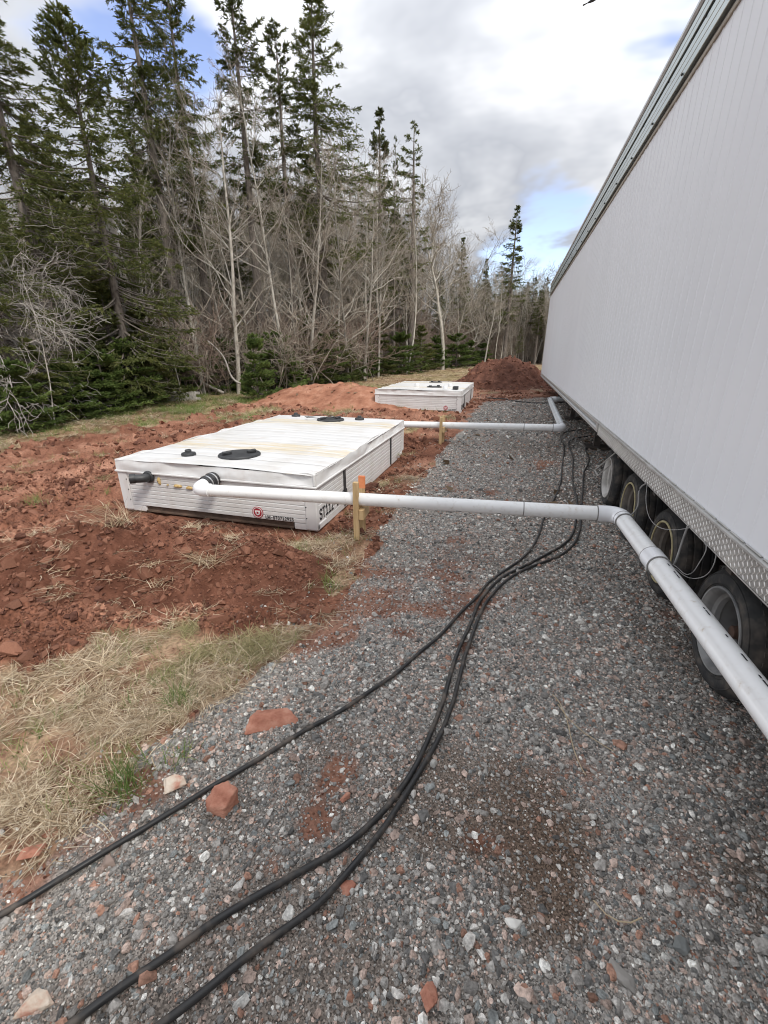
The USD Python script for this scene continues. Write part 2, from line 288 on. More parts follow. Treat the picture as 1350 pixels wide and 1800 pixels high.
def tank_mat(name, stain):
    """White enamelled sheet; dirt film, rust streaks that run down, and on the lid yellow-brown bands that run across."""
    n = {'tc': ('texture_coordinate', {}), 'm1': ('mapping', {'scale': (1, 1, 1)}),
         'n1': ('noise_texture', {'scale': 2.2, 'detail': 6.0}), 'r1': ('rgb_ramp', {'ramp': [(0.3, (0.61, 0.60, 0.58)), (0.5, (0.68, 0.68, 0.68)), (0.8, (0.72, 0.72, 0.72))]}),
         'm2': ('mapping', {'scale': (1.1, 9.0, 0.35) if stain == 'lid' else (2.6, 2.6, 0.3)}),
         'n2': ('noise_texture', {'scale': 1.6, 'detail': 4.0, 'roughness': 0.7}),
         'k2': ('map_range', {'range_type': 'smoothstep', 'from_min': 0.50, 'from_max': 0.68, 'to_max': 0.6 if stain == 'lid' else 0.10, 'clamp': True}),
         'n3': ('noise_texture', {'scale': 5.0, 'detail': 3.0}), 'k3': ('map_range', {'from_min': 0.58, 'from_max': 0.76, 'to_max': 0.16, 'clamp': True}),
         'c2': ('mix_color', {'b': (0.62, 0.50, 0.29) if stain == 'lid' else (0.42, 0.30, 0.22)}), 'c3': ('mix_color', {'b': (0.36, 0.25, 0.17)}),
         'b': ('bump', {'distance': 0.003, 'strength': 0.3 if stain == 'lid' else 0.06}), 'nb': ('noise_texture', {'scale': 7.0, 'detail': 1.0}),
         'p': ('principled_bsdf', {'roughness': 0.36})}
    l = [('tc.object', 'n1.vector'), ('n1.fac', 'r1.fac'), ('tc.object', 'm2.vector'), ('m2.vector', 'n2.vector'), ('n2.fac', 'k2.value'),
         ('tc.object', 'n3.vector'), ('n3.fac', 'k3.value'), ('r1.color', 'c2.a'), ('k2.result', 'c2.fac'), ('c2.result', 'c3.a'), ('k3.result', 'c3.fac'),
         ('c3.result', 'p.base_color'), ('tc.object', 'nb.vector'), ('nb.fac', 'b.height'), ('b.normal', 'p.normal')]
    if stain == 'lid':   # the bands lie where water stands: two stretches of the lid
        n.update({'sp': ('separate_xyz', {}), 'a1': ('math', {'math_type': 'subtract', 'value2': 1.02}), 'a2': ('math', {'math_type': 'absolute'}), 'w1': ('map_range', {'range_type': 'smoothstep', 'from_min': 0.5, 'from_max': 0.08, 'to_min': 0.0, 'to_max': 1.0, 'clamp': True}),
                  'e1': ('math', {'math_type': 'subtract', 'value2': 3.0}), 'e2': ('math', {'math_type': 'absolute'}), 'w2': ('map_range', {'range_type': 'smoothstep', 'from_min': 0.45, 'from_max': 0.1, 'to_min': 0.0, 'to_max': 1.0, 'clamp': True}),
                  'w': ('math', {'math_type': 'maximum'}), 'wb': ('math', {'math_type': 'multiply_add', 'value2': 0.22, 'value3': -0.10}), 'ns': ('math', {'math_type': 'add'})})
        l = [x for x in l if x != ('n2.fac', 'k2.value')] + [('tc.object', 'sp.vector'), ('sp.y', 'a1.value1'), ('a1.value', 'a2.value1'), ('a2.value', 'w1.value'), ('sp.y', 'e1.value1'), ('e1.value', 'e2.value1'), ('e2.value', 'w2.value'),
             ('w1.result', 'w.value1'), ('w2.result', 'w.value2'), ('w.value', 'wb.value1'), ('wb.value', 'ns.value1'), ('n2.fac', 'ns.value2'), ('ns.value', 'k2.value')]
    return usdkit.material(stage, f'/World/Looks/{name}', n, l, surface='p.BSDF')
tank_mat('tank_sheet', 'side')
tank_mat('tank_lid', 'lid')

# ------------------------------------------------------------------ terrain
def base_z(x, y):
    z = np.interp(y, [-60, 4.3, 6.2, 8.0, 14, 25, 45, 100, 500], [0, 0, 0.05, 0.125, 0.16, 0.27, 0.40, 0.8, 1.5])
    return z
POLY = {
 'gravel': [(-1.2, -3), (-1.45, 0.2), (-1.5, 0.52), (-1.34, 0.7), (-1.33, 0.95), (-1.37, 1.28), (-1.33, 1.66), (-1.12, 2.11), (-1.03, 2.48), (-1.04, 3.02), (-1.09, 3.9), (-1.06, 4.84), (-1.03, 6.21), (-1.0, 8.0), (-0.96, 11.4), (-0.86, 14.3), (1.32, 16.6), (9, 17), (12, -6), (-1, -6)],
 'grass1': [(-3.4, 0.9), (-2.74, 1.36), (-2.35, 1.58), (-1.87, 1.9), (-1.47, 2.07), (-1.05, 2.36), (-0.98, 2.11), (-1.15, 1.62), (-1.18, 1.25), (-1.15, 0.91), (-1.2, 0.7), (-1.5, 0.5), (-1.6, -0.5), (-4.5, -0.5)],
 'grass2': [(-2.0, 3.15), (-1.67, 3.42), (-1.10, 3.55), (-1.06, 3.02), (-1.1, 2.54), (-1.35, 2.75)],
 'grass3': [(-4.05, 3.05), (-2.46, 3.30), (-2.25, 3.14), (-2.78, 2.8), (-3.57, 2.64)],
 'turned': [(-40, -6), (-13, 2.6), (-8.8, 3.5), (-8.8, 5.6), (-8.3, 6.9), (-7.8, 8.6), (-8.0, 11.6), (-7.4, 14.2), (-5.8, 17.5), (-3.5, 23.0), (1.5, 24), (10, 24), (12, -6)],
 'open': [(-40, -6), (-16, 0.8), (-11.1, 4.3), (-10.9, 6.9), (-11.1, 9.6), (-11.6, 13.4), (-10.1, 15.8), (-9.0, 19.5), (-8.3, 27.5), (-3.2, 42), (5, 50), (60, 50), (60, -6)],
}
POLY = {k: Polygon(v) for k, v in POLY.items()}
def inside(name, x, y, wob=0.12, seed=3):
    p = np.stack([x, y, np.zeros_like(x)], -1)
    dx = (meshkit.fbm(p * 2.3, 4, seed) - 0.5) * 4 * wob; dy = (meshkit.fbm(p * 2.3 + 31.7, 4, seed + 9) - 0.5) * 4 * wob
    return shapely.contains_xy(POLY[name], x + dx, y + dy)
def zones(x, y):
    """Weights of gravel, turned soil, dry grass litter (the rest is leaf litter of the woods)."""
    r = np.hypot(x, y)
    w = np.clip(0.02 + 0.025 * r, 0.05, 0.5)
    g = inside('gravel', x, y, 0.10).astype(float)
    turned = inside('turned', x, y, 0.30, 5)
    opened = inside('open', x, y, 0.30, 7)
    gr = (inside('grass1', x, y, 0.20, 11) | inside('grass2', x, y, 0.10, 12) | inside('grass3', x, y, 0.14, 13) | (opened & ~turned)) & (g < 0.5)
    d = turned & (g < 0.5) & ~gr
    # scraps of sod left on the turned soil
    p = np.stack([x, y, np.zeros_like(x)], -1)
    sod = (meshkit.fbm(p * 0.9 + 5, 4, 21) > 0.66) & d & (r > 2)
    gr = gr | sod; d = d & ~sod
    return g, d.astype(float), gr.astype(float)
SPOTS = [(-0.56, 1.24, 0.13, 0.15, 0.27), (-0.57, 1.00, 0.13, 0.10, 0.28), (-0.52, 2.27, 0.22, 0.16, 0.26), (-0.12, 2.24, 0.12, 0.12, 0.25), (-1.42, 0.55, 0.18, 0.14, 0.27), (0.06, 1.12, 0.16, 0.10, 0.22), (-0.85, 2.0, 0.2, 0.2, 0.2)]
def dirt_patch(x, y):
    """Red soil trodden onto the gravel."""
    p = np.stack([x, y, np.zeros_like(x)], -1)
    n = meshkit.fbm(p * 1.25 + 9.3, 5, 33)
    n2 = meshkit.fbm(p * 6.0, 3, 35)
    edge = np.exp(-((x + 1.15) / 0.35) ** 2) * 0.035 - 0.03 - 0.04 * sstep(0.2, 1.0, x)
    spots = sum(w * np.exp(-((x - a) / rx) ** 2 - ((y - b) / ry) ** 2) for a, b, rx, ry, w in SPOTS)
    return 0.85 * sstep(0.60, 0.70, np.maximum(n + edge, 0.45 + spots) + (n2 - 0.5) * 0.16)
def ground_z(x, y, fine=True):
    x = np.asarray(x, float); y = np.asarray(y, float)
    z = base_z(x, y)
    p = np.stack([x, y, np.zeros_like(x)], -1)
    g, d, gr = zones(x, y)
    pit = sstep(-4.95, -4.45, x) * sstep(-1.25, -1.65, x) * sstep(3.25, 3.6, y) * sstep(8.1, 7.7, y)
    z = z * (1 - pit) + pit * -0.075
    z = z + 0.09 * np.exp(-((x + 1.28) / 0.24) ** 2 - ((y - 3.40) / 0.30) ** 2)
    if fine:
        rough = meshkit.fbm(p * 1.7, 4, 41) - 0.5
        clod = 1 - np.abs(meshkit.fbm(p * 7.0, 4, 42) * 2 - 1)
        lump = meshkit.fbm(p * 4.0, 4, 43) - 0.5
        r = np.hypot(x, y)
        damp = 1 - 0.75 * pit
        edge = 0.25 + 0.75 * sstep(0.05, 0.5, -1.05 - x)
        z = z + d * damp * edge * (rough * 0.14 + lump * 0.13 + (clod - 0.75) * 0.15) + gr * (rough * 0.05 + lump * 0.035) + g * (rough * 0.018 + (meshkit.fbm(p * 11, 3, 44) - 0.5) * 0.016)
        z = z + (1 - np.clip(g + d + gr, 0, 1)) * rough * 0.25 + d * 0.02 * sstep(0.0, 0.6, np.abs(x + 1.15))
    return z
def hump(x, y, cx, cy, sx, sy, ang=0.0, k=2.0):
    c, s = math.cos(ang), math.sin(ang)
    u = ((x - cx) * c + (y - cy) * s) / sx; v = (-(x - cx) * s + (y - cy) * c) / sy
    return np.exp(-(u * u + v * v) ** (k / 2) * 0.5 * 2 ** (1 - k / 2))
def pile1(x, y):
    p = np.stack([x, y, np.zeros_like(x)], -1)
    h = 0.41 * hump(x, y, -2.50, 2.42, 0.62, 0.25, 0.40) + 0.34 * hump(x, y, -3.60, 1.93, 0.55, 0.25, 0.35) + 0.15 * hump(x, y, -1.75, 2.66, 0.30, 0.22, 0.6)
    n = (meshkit.fbm(p * 3.2, 4, 51) - 0.5) * 0.30 + (1 - np.abs(meshkit.fbm(p * 9.0, 4, 52) * 2 - 1) - 0.75) * 0.18
    return h * (1 + n * 1.6) + np.minimum(h, 0.08) / 0.08 * n * 0.16 - 0.05
def pile2(x, y):
    p = np.stack([x, y, np.zeros_like(x)], -1)
    h = 0.60 * hump(x, y, -5.4, 13.4, 1.25, 0.9, -0.12) + 0.30 * hump(x, y, -3.7, 12.7, 0.8, 0.7, -0.2) + 0.20 * hump(x, y, -7.0, 13.2, 0.8, 0.6)
    n = (meshkit.fbm(p * 1.6, 4, 53) - 0.5) * 0.4 + (meshkit.fbm(p * 6, 4, 54) - 0.5) * 0.3
    return h * (1 + n * 0.7) + np.minimum(h, 0.1) / 0.1 * n * 0.12 - 0.06
def pile3(x, y):
    p = np.stack([x, y, np.zeros_like(x)], -1)
    q = np.hypot((x + 0.75) / 2.15, (y - 20.6) / 2.0)
    h = 1.30 * np.clip(1 - q, 0, None) ** 1.0 * (1 - 0.20 * np.exp(-(q / 0.22) ** 2)) + 0.62 * hump(x, y, 1.35, 20.9, 1.2, 0.8)
    n = (meshkit.fbm(p * 1.3, 4, 55) - 0.5) * 0.5 + (meshkit.fbm(p * 5, 4, 56) - 0.5) * 0.5
    return h * (1 + n * 0.45) + np.minimum(h, 0.2) / 0.2 * n * 0.40 - 0.06
def total_z(x, y):
    g = ground_z(x, y)
    b = base_z(x, y)
    return np.maximum.reduce([g, b + pile1(x, y), b + pile2(x, y), b + pile3(x, y)])

def ramp(stops, t):
    a = [q[0] for q in stops]; c = np.array([q[1] for q in stops])
    return np.stack([np.interp(t, a, c[:, k]) for k in range(3)], -1)
def build_ground():
    r = [0.12]
    while r[-1] < 420:
        r.append(r[-1] * (1.0095 if r[-1] < 6 else 1.018) + 0.0012)
    r = np.array(r)
    bear = np.radians(np.concatenate([np.linspace(-72, 42, 740), np.linspace(42, 288, 80)[1:-1]]))
    R, B = np.meshgrid(r, bear, indexing='ij')
    nr, nb = R.shape
    x, y = (R * np.sin(B)).ravel(), (R * np.cos(B)).ravel()
    p = np.stack([x, y, np.zeros_like(x)], -1)
    z = ground_z(x, y)
    g, d, gr = zones(x, y)
    dp = dirt_patch(x, y) * g
    wet = sstep(0.50, 0.68, meshkit.fbm(p * 1.6 + 17, 4, 61))[:, None]       # fines and mud between the stones
    a = meshkit.fbm(p * 2.0, 6, 101)[:, None]; b = meshkit.fbm(p * 9.0, 4, 102); c = meshkit.fbm(p * 0.5, 4, 103)
    pale_strip = (np.exp(-((x + 0.55) / 0.55) ** 2) * sstep(1.6, 3.2, y) * 0.75)[:, None]                       # paler strip along the gravel, with less mud in it
    wet = wet * (1 - pale_strip) * (0.45 + 0.55 * np.exp(-((x - 0.35) / 0.55) ** 2 - ((y - 1.15) / 0.5) ** 2)[:, None])
    t_g = (np.array([0.215, 0.196, 0.175]) * (0.65 + 0.7 * a) * (1 - pale_strip) + np.array([0.30, 0.275, 0.245]) * (0.75 + 0.5 * a) * pale_strip) * (1 - wet) + np.array([0.120, 0.085, 0.063]) * (0.8 + 0.4 * a) * wet
    t_d = ramp(DIRT, a[:, 0] * 0.6 + b * 0.25 + c * 0.35 - 0.10)
    t_l = ramp([(0.30, (0.13, 0.062, 0.040)), (0.47, (0.22, 0.125, 0.080)), (0.62, (0.33, 0.23, 0.15))], b * 0.6 + a[:, 0] * 0.4)
    grn = ((0.35 + 0.65 * sstep(0.42, 0.58, c)) * sstep(3.5, 5.5, np.hypot(x, y) * 0.6) * 0.42)[:, None]
    t_l = t_l * (1 - grn) + np.array([0.24, 0.235, 0.10]) * grn
    t_f = ramp([(0.3, (0.085, 0.058, 0.04)), (0.5, (0.17, 0.125, 0.085)), (0.7, (0.28, 0.215, 0.15))], b)
    wg, wd, wl = (g - dp)[:, None], np.clip(d + dp, 0, 1)[:, None], gr[:, None]
    wf = np.clip(1 - wg - wd - wl, 0, 1)
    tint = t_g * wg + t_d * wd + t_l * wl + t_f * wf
    i, j = np.meshgrid(np.arange(nr - 1), np.arange(nb), indexing='ij')
    a, b = i * nb + j, i * nb + (j + 1) % nb
    q = np.stack([a, a + nb, b + nb, b], -1).reshape(-1, 4)
    v = np.stack([x, y, z], -1)
    k = len(v)
    v = np.vstack([v, [0, 0, 0.0]])
    fan = np.stack([np.full(nb, k), np.arange(nb), (np.arange(nb) + 1) % nb], 1)
    f = np.vstack([q[:, [0, 2, 1]], q[:, [0, 3, 2]], fan[:, [0, 2, 1]]])
    t = trimesh.Trimesh(v, f[:1000], process=False)
    if t.face_normals[:, 2].mean() < 0:
        f = f[:, ::-1]
    zone = np.vstack([np.column_stack([wg, wd, wl]), [1, 0, 0]])
    return (v, f), zone, np.vstack([tint, [0.2, 0.19, 0.18]])
def ground_mat():
    n = {'g': ('geometry', {}), 'a': ('attribute', {'attribute': 'zone'}), 'sc': ('separate_color', {}), 't': ('attribute', {'attribute': 'tint'}),
         'vg': ('voronoi_texture', {'scale': 210.0}), 'sg': ('separate_color', {}), 'kg': ('map_range', {'to_min': 0.35, 'to_max': 1.75}),
         'nd': ('noise_texture', {'scale': 42.0, 'detail': 3.0, 'roughness': 0.65}), 'kn': ('map_range', {'from_min': 0.3, 'from_max': 0.7, 'to_min': 0.55, 'to_max': 1.45}),
         'mf': ('mix_float', {}), 'sl': ('vector_math', {'math_type': 'scale'}),
         'b': ('bump', {'distance': 0.012, 'strength': 0.9}), 'p': ('principled_bsdf', {'roughness': 0.93, 'specular_ior_level': 0.15})}
    l = [('a.color', 'sc.color'), ('g.position', 'vg.vector'), ('vg.color', 'sg.color'), ('sg.r', 'kg.value'), ('g.position', 'nd.vector'), ('nd.fac', 'kn.value'),
         ('sc.r', 'mf.fac'), ('kn.result', 'mf.a'), ('kg.result', 'mf.b'), ('t.color', 'sl.vector1'), ('mf.result', 'sl.scale'), ('sl.vector', 'p.base_color'),
         ('nd.fac', 'b.height'), ('b.normal', 'p.normal')]
    return usdkit.material(stage, '/World/Looks/ground', n, l, surface='p.BSDF')
ground_mat()
gm, gzone, gtint = build_ground()
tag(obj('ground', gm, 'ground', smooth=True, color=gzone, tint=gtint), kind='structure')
del gm, gzone, gtint

def pile_mesh(fn, x0, x1, y0, y1, step):
    xs, ys = np.arange(x0, x1, step), np.arange(y0, y1, step)
    X, Y = np.meshgrid(xs, ys, indexing='ij')
    h = fn(X.ravel(), Y.ravel())
    z = base_z(X.ravel(), Y.ravel()) + np.maximum(h, -0.12)
    v = np.stack([X.ravel(), Y.ravel(), z], 1)
    ny = len(ys)
    i, j = np.meshgrid(np.arange(len(xs) - 1), np.arange(ny - 1), indexing='ij')
    a = (i * ny + j).ravel()
    q = np.stack([a, a + ny, a + ny + 1, a + 1], 1)
    keep = (h[q] > -0.1).any(1)
    t = trimesh.Trimesh(v, np.vstack([q[keep][:, [0, 1, 2]], q[keep][:, [0, 2, 3]]]), process=False)
    t.remove_unreferenced_vertices()
    return t
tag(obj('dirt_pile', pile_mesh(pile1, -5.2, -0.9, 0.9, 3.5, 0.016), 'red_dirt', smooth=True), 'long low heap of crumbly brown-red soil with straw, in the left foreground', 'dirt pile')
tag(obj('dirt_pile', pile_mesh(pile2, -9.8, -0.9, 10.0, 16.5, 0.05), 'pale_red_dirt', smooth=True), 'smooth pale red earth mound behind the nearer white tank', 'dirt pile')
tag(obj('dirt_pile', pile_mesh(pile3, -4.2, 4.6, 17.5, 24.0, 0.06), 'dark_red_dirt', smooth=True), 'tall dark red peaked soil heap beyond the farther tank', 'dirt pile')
# ------------------------------------------------------------------ trailer
def build_trailer():
    t = thing('trailer', 'long white ribbed-wall trailer on wheels with diamond plate skirt, parked along the gravel', 'trailer', (0, 0, 0))
    rnd = random.Random(5)
    X, y0, y1, zb, zt = 1.0625, -3.0, 18.9, 0.905, 3.62
    # wall: vertical interlocking panels, each with a raised lap along one edge
    n = int((y1 - y0) / 0.15)
    w = (y1 - y0) / n
    for k in range(n):
        a = y0 + k * w
        o = rnd.uniform(-0.0006, 0.0006)
        prof = Polygon([(a + 0.0001, X + o), (a + 0.0001, X + 0.02), (a + w - 0.0001, X + 0.02), (a + w - 0.0001, X - 0.0008), (a + w - 0.003, X - 0.0040), (a + w - 0.008, X - 0.0040), (a + w - 0.015, X + o)])
        m = trimesh.creation.extrude_polygon(prof, zt - zb, engine='earcut')
        m.apply_transform(np.array([[0, 1, 0, 0], [1, 0, 0, 0], [0, 0, 1, zb], [0, 0, 0, 1.0]]))
        m.invert()
        obj('wall_panel', m, 'wall_white', t)
    # box behind the wall, roof and far corner post
    obj('body', box(X + 0.023, 3.60, y0, y1 - 0.01, 0.93, 4.02), 'wall_white', t)
    obj('corner_post', bevel_box(X - 0.004, X + 0.05, y1, y1 + 0.035, zb, zt, 0.006), 'wall_white', t)
    obj('roof', bevel_box(X - 0.02, 3.65, y0, y1 + 0.03, 4.06, 4.10, 0.012), 'pvc_grey', t)
    # roof edge trim, from the wall upwards
    def strip(name, z0, z1, xo, m, r=0.006, d=0.06):
        return obj(name, bevel_box(X - xo, X - xo + d, y0, y1 + 0.02, z0, z1, r), m, t)
    strip('trim_seal', 3.605, 3.640, 0.012, 'seal_tan', 0.004, 0.05)
    strip('trim_gap', 3.640, 3.672, 0.004, 'trim_dark', 0.002, 0.05)
    for z0, z1, xo in ((3.672, 3.728, 0.030), (3.731, 3.786, 0.030), (3.789, 3.842, 0.030)):
        strip('trim_band', z0, z1, xo, 'trim_metal', 0.003)
    strip('trim_gap', 3.845, 3.868, 0.014, 'trim_dark', 0.002)
    for z0, z1, xo in ((3.868, 3.918, 0.036), (3.921, 3.972, 0.036)):
        strip('trim_band', z0, z1, xo, 'trim_metal', 0.003)
    strip('trim_gap', 3.974, 4.004, 0.014, 'trim_dark', 0.002)
    strip('roof_rail', 4.004, 4.058, 0.045, 'pvc_grey', 0.014)
    for k in range(22):
        y = 1.2 + k * 0.8
        for z, xo in ((3.853, 0.034), (3.70, 0.036)):
            b = trimesh.creation.icosphere(1, 0.011); b.apply_scale([0.6, 1, 1]); b.apply_translation([X - xo, y + (0.35 if z < 3.8 else 0), z])
            obj('bolt', b, 'trim_dark', t)
    # ledge and skirt
    obj('ledge', bevel_box(X - 0.024, X + 0.03, y0, y1, 0.885, 0.903, 0.004), 'alu', t)
    obj('ledge_clip', [bevel_box(X - 0.010, X - 0.002, y0 + k * w + 0.01, y0 + (k + 1) * w - 0.008, 0.9035, 0.910, 0.002) for k in range(20, n)], 'alu', t)
    ys = 5.72
    obj('skirt_plate', bevel_box(X - 0.012, X - 0.004, y0, ys, 0.766, 0.884, 0.002), 'tread_plate', t)
    loz = []
    L = trimesh.creation.icosphere(1, 1.0)
    row = 0
    z = 0.776
    while z < 0.880:
        for k in range(int((ys - 0.6) / 0.030)):
            y = 0.6 + 0.015 + k * 0.030 + (0.0 if row % 2 else 0.0)
            s = 1 if (k + row) % 2 else -1
            b = L.copy(); b.apply_scale([0.0030, 0.0135, 0.0034])
            b.apply_transform(trimesh.transformations.rotation_matrix(s * math.radians(48), [1, 0, 0]))
            b.apply_translation([X - 0.012, y, z]); loz.append(b)
        z += 0.0165; row += 1
    tag(obj('tread_pattern', loz, 'tread_ridge', t), kind='stuff')
    obj('skirt_lip', bevel_box(X - 0.014, X + 0.05, y0, ys, 0.757, 0.765, 0.002), 'tread_plate', t)
    obj('skirt_bracket', bevel_box(X - 0.03, X + 0.01, ys, ys + 0.09, 0.80, 0.884, 0.004), 'alu', t)
    for z0, z1, xo in ((0.842, 0.883, 0.006), (0.800, 0.838, 0.014), (0.762, 0.796, 0.004)):
        obj('skirt_rail', bevel_box(X - xo, X + 0.04, ys + 0.092, y1, z0, z1, 0.006), 'alu' if xo < 0.01 else 'pvc_grey', t)
    # underside
    obj('floor_pan', box(X + 0.06, 3.55, y0, y1 - 0.05, 0.80, 0.92), 'underbody', t)
    for x in (1.72, 2.90):
        obj('chassis_beam', [box(x - 0.06, x + 0.06, y0, y1 - 0.3, 0.50, 0.52), box(x - 0.06, x + 0.06, y0, y1 - 0.3, 0.775, 0.798), box(x - 0.008, x + 0.008, y0, y1 - 0.3, 0.52, 0.775)], 'frame_steel', t)
    for k in range(16):
        y = -1.5 + k * 1.25
        obj('outrigger', [box(1.10, 1.66, y - 0.03, y + 0.03, 0.69, 0.797)], 'frame_steel', t)
    obj('axle_brace', [box(1.70, 1.78, 1.5, 6.2, 0.36, 0.46), box(2.84, 2.92, 1.5, 6.2, 0.36, 0.46)], 'frame_steel', t)
    for y in (8.1, 11.6, 15.2):
        obj('support_post', [box(1.45, 1.55, y - 0.05, y + 0.05, 0.16, 0.80), box(1.32, 1.68, y - 0.18, y + 0.18, 0.08, 0.17)], 'frame_steel', t)
    # wheels
    XW, RT, ZW = 1.17, 0.335, 0.322
    tyre_prof = [(0.205, -0.012), (0.222, -0.004), (0.240, 0.004), (0.262, 0.010), (0.285, 0.009), (0.305, 0.001), (0.318, -0.014), (0.327, -0.028), (0.335, -0.045),
                 (0.3355, -0.070), (0.327, -0.073), (0.327, -0.082), (0.3365, -0.085), (0.337, -0.120), (0.328, -0.123), (0.328, -0.132), (0.337, -0.135), (0.3365, -0.172), (0.327, -0.175), (0.327, -0.184), (0.335, -0.187),
                 (0.335, -0.205), (0.325, -0.228), (0.300, -0.245), (0.240, -0.245), (0.205, -0.235)]
    lugs = []
    for k in range(44):
        a = 2 * math.pi * k / 44
        for zc in (-0.055, -0.196):
            b = box(0.333, 0.3385, -0.012, 0.012, zc - 0.014, zc + 0.014)
            b.apply_transform(trimesh.transformations.rotation_matrix(a, [0, 0, 1])); lugs.append(b)
    TURN = np.array([[0, 0, -1, 0], [0, 1, 0, 0], [1, 0, 0, 0], [0, 0, 0, 1.0]])
    rims = {0: 'rim_grey', 1: 'rim_dark', 2: 'rim_dark', 3: 'rim_white'}
    texts = {0: 'nearest trailer wheel with a deep grey rim', 1: 'dusty wheel whose dark rim has a yellowed edge, second from the camera', 2: 'wheel with a dark hollow rim, third from the camera', 3: 'farthest trailer wheel, with a pale rim'}
    for k, y in enumerate((2.32, 3.30, 4.32, 5.35)):
        for far in (False, True):
            if far:
                wl = empty('wheel', t, (3.45, y, ZW), 180)
            else:
                wl = empty('wheel', t, (XW, y, ZW)); tag(wl, texts[k])
            tm = trimesh.creation.revolve(np.array(tyre_prof + tyre_prof[:1]), sections=72)
            tm.apply_transform(TURN)
            tm = trimesh.util.concatenate([tm] + [trimesh.creation.torus(rr, 0.0035, 64, 6).apply_translation([0, 0, zz]).apply_transform(TURN) for rr, zz in ((0.247, 0.006), (0.300, 0.004))])
            obj('tyre', tm, 'tyre', wl, smooth=35)
            if far:
                continue
            lg = trimesh.util.concatenate([l.copy() for l in lugs]); lg.apply_transform(TURN); tag(obj('tread_block', lg, 'tyre', wl), kind='stuff')
            rm = trimesh.creation.revolve(np.array([(0.226, -0.004), (0.232, 0.004), (0.229, 0.010), (0.221, 0.010), (0.212, 0.000), (0.200, -0.012), (0.197, -0.040), (0.180, -0.052), (0.177, -0.078), (0.187, -0.092), (0.185, -0.155), (0.184, -0.165), (0.19, -0.215), (0.205, -0.23)]), sections=64)
            rm.apply_transform(TURN); obj('rim', rm, rims[k], wl, smooth=40)
            dk = trimesh.creation.annulus(0.088, 0.183, 0.012, sections=48); dk.apply_translation([0, 0, -0.178])
            import manifold3d as m3
            dm = m3.Manifold(m3.Mesh(np.array(dk.vertices, np.float32), np.array(dk.faces, np.uint32)))
            for q in range(5):
                aa = 2 * math.pi * q / 5 + k * 0.7
                dm = dm - m3.Manifold.cylinder(0.1, 0.026, 0.026, 16).translate([0.145 * math.cos(aa), 0.145 * math.sin(aa), -0.22])
            mm = dm.to_mesh(); dk = trimesh.Trimesh(mm.vert_properties[:, :3], mm.tri_verts, process=False)
            dk.apply_transform(TURN); obj('disc', dk, 'hub_rust' if k else 'rim_dark', wl)
            if k in (1, 2):
                ed = trimesh.creation.torus(0.224, 0.009, 64, 8); ed.apply_scale([1, 1, 0.7]); ed.apply_translation([0, 0, 0.008]); ed.apply_transform(TURN)
                obj('rim_edge', ed, 'rim_edge_yellow', wl, smooth=True)
            hb = [lathe([(0, -0.06), (0.030, -0.06), (0.034, -0.066), (0.036, -0.115), (0.058, -0.122), (0.060, -0.150), (0.090, -0.155), (0.094, -0.20), (0.0, -0.21)], 28, '-x')]
            obj('hub', hb, 'hub_rust', wl, smooth=35)
            for q in range(5):
                a = 2 * math.pi * q / 5 + k
                nt = trimesh.creation.cylinder(0.013, 0.04, sections=6); nt.apply_transform(TURN)
                nt.apply_translation([0.170, 0.120 * math.cos(a), 0.120 * math.sin(a)]); obj('wheel_nut', nt, 'hub_rust', wl)
        ax = trimesh.creation.cylinder(0.05, 2.1, sections=14); ax.apply_transform(TURN); ax.apply_translation([2.32, y, ZW]); obj('axle', ax, 'frame_steel', t, smooth=True)
    hk = [tube(np.array([(1.10, 4.75, 0.78), (1.02, 5.33, 0.41)]), 0.007, 6), tube(np.array([(1.02, 5.33, 0.41), (1.03, 5.17, 0.385)]), 0.009, 6), tube(np.array([(1.03, 5.17, 0.385), (1.08, 4.92, 0.58)]), 0.006, 6)]
    obj('step_bracket', hk, 'alu', t)
build_trailer()

for pts, r, lab, m in (
    ([(1.045, 3.54, 0.765), (1.02, 3.57, 0.67), (1.02, 3.535, 0.565), (0.99, 3.545, 0.50), (0.95, 3.50, 0.47)], 0.008, 'grey cord hanging from the skirt down to the white pipe elbow', 'wire_grey'),
    ([(1.045, 3.51, 0.765), (1.02, 3.365, 0.671), (1.00, 3.10, 0.621), (1.01, 2.83, 0.671), (1.045, 2.636, 0.765)], 0.0030, 'thin white wire sagging under the skirt across the yellow-edged wheel rim', 'wire_grey'),
    ([(1.045, 2.665, 0.765), (1.03, 2.645, 0.666), (1.02, 2.632, 0.575), (1.01, 2.64, 0.50), (0.995, 2.72, 0.475), (0.95, 2.76, 0.552), (0.90, 2.76, 0.53)], 0.008, 'twisted grey cord tied from the skirt round the white pipe', 'wire_grey'),
    ([(1.045, 2.43, 0.765), (1.03, 2.36, 0.724), (1.02, 2.36, 0.68), (1.02, 2.40, 0.602), (1.02, 2.483, 0.547), (1.01, 2.60, 0.536), (0.99, 2.68, 0.50)], 0.003, 'thin looped wire between the two nearest wheels, upper loop', 'wire_grey'),
    ([(1.045, 2.28, 0.765), (1.03, 2.283, 0.647), (1.02, 2.371, 0.579), (1.02, 2.476, 0.538), (1.01, 2.611, 0.52), (0.99, 2.70, 0.495)], 0.003, 'thin looped wire between the two nearest wheels, lower loop', 'wire_grey')):
    tag(obj('wire', tube(spline(pts, 0.025), r * 0.8, 6), m, smooth=True), lab, 'wire')

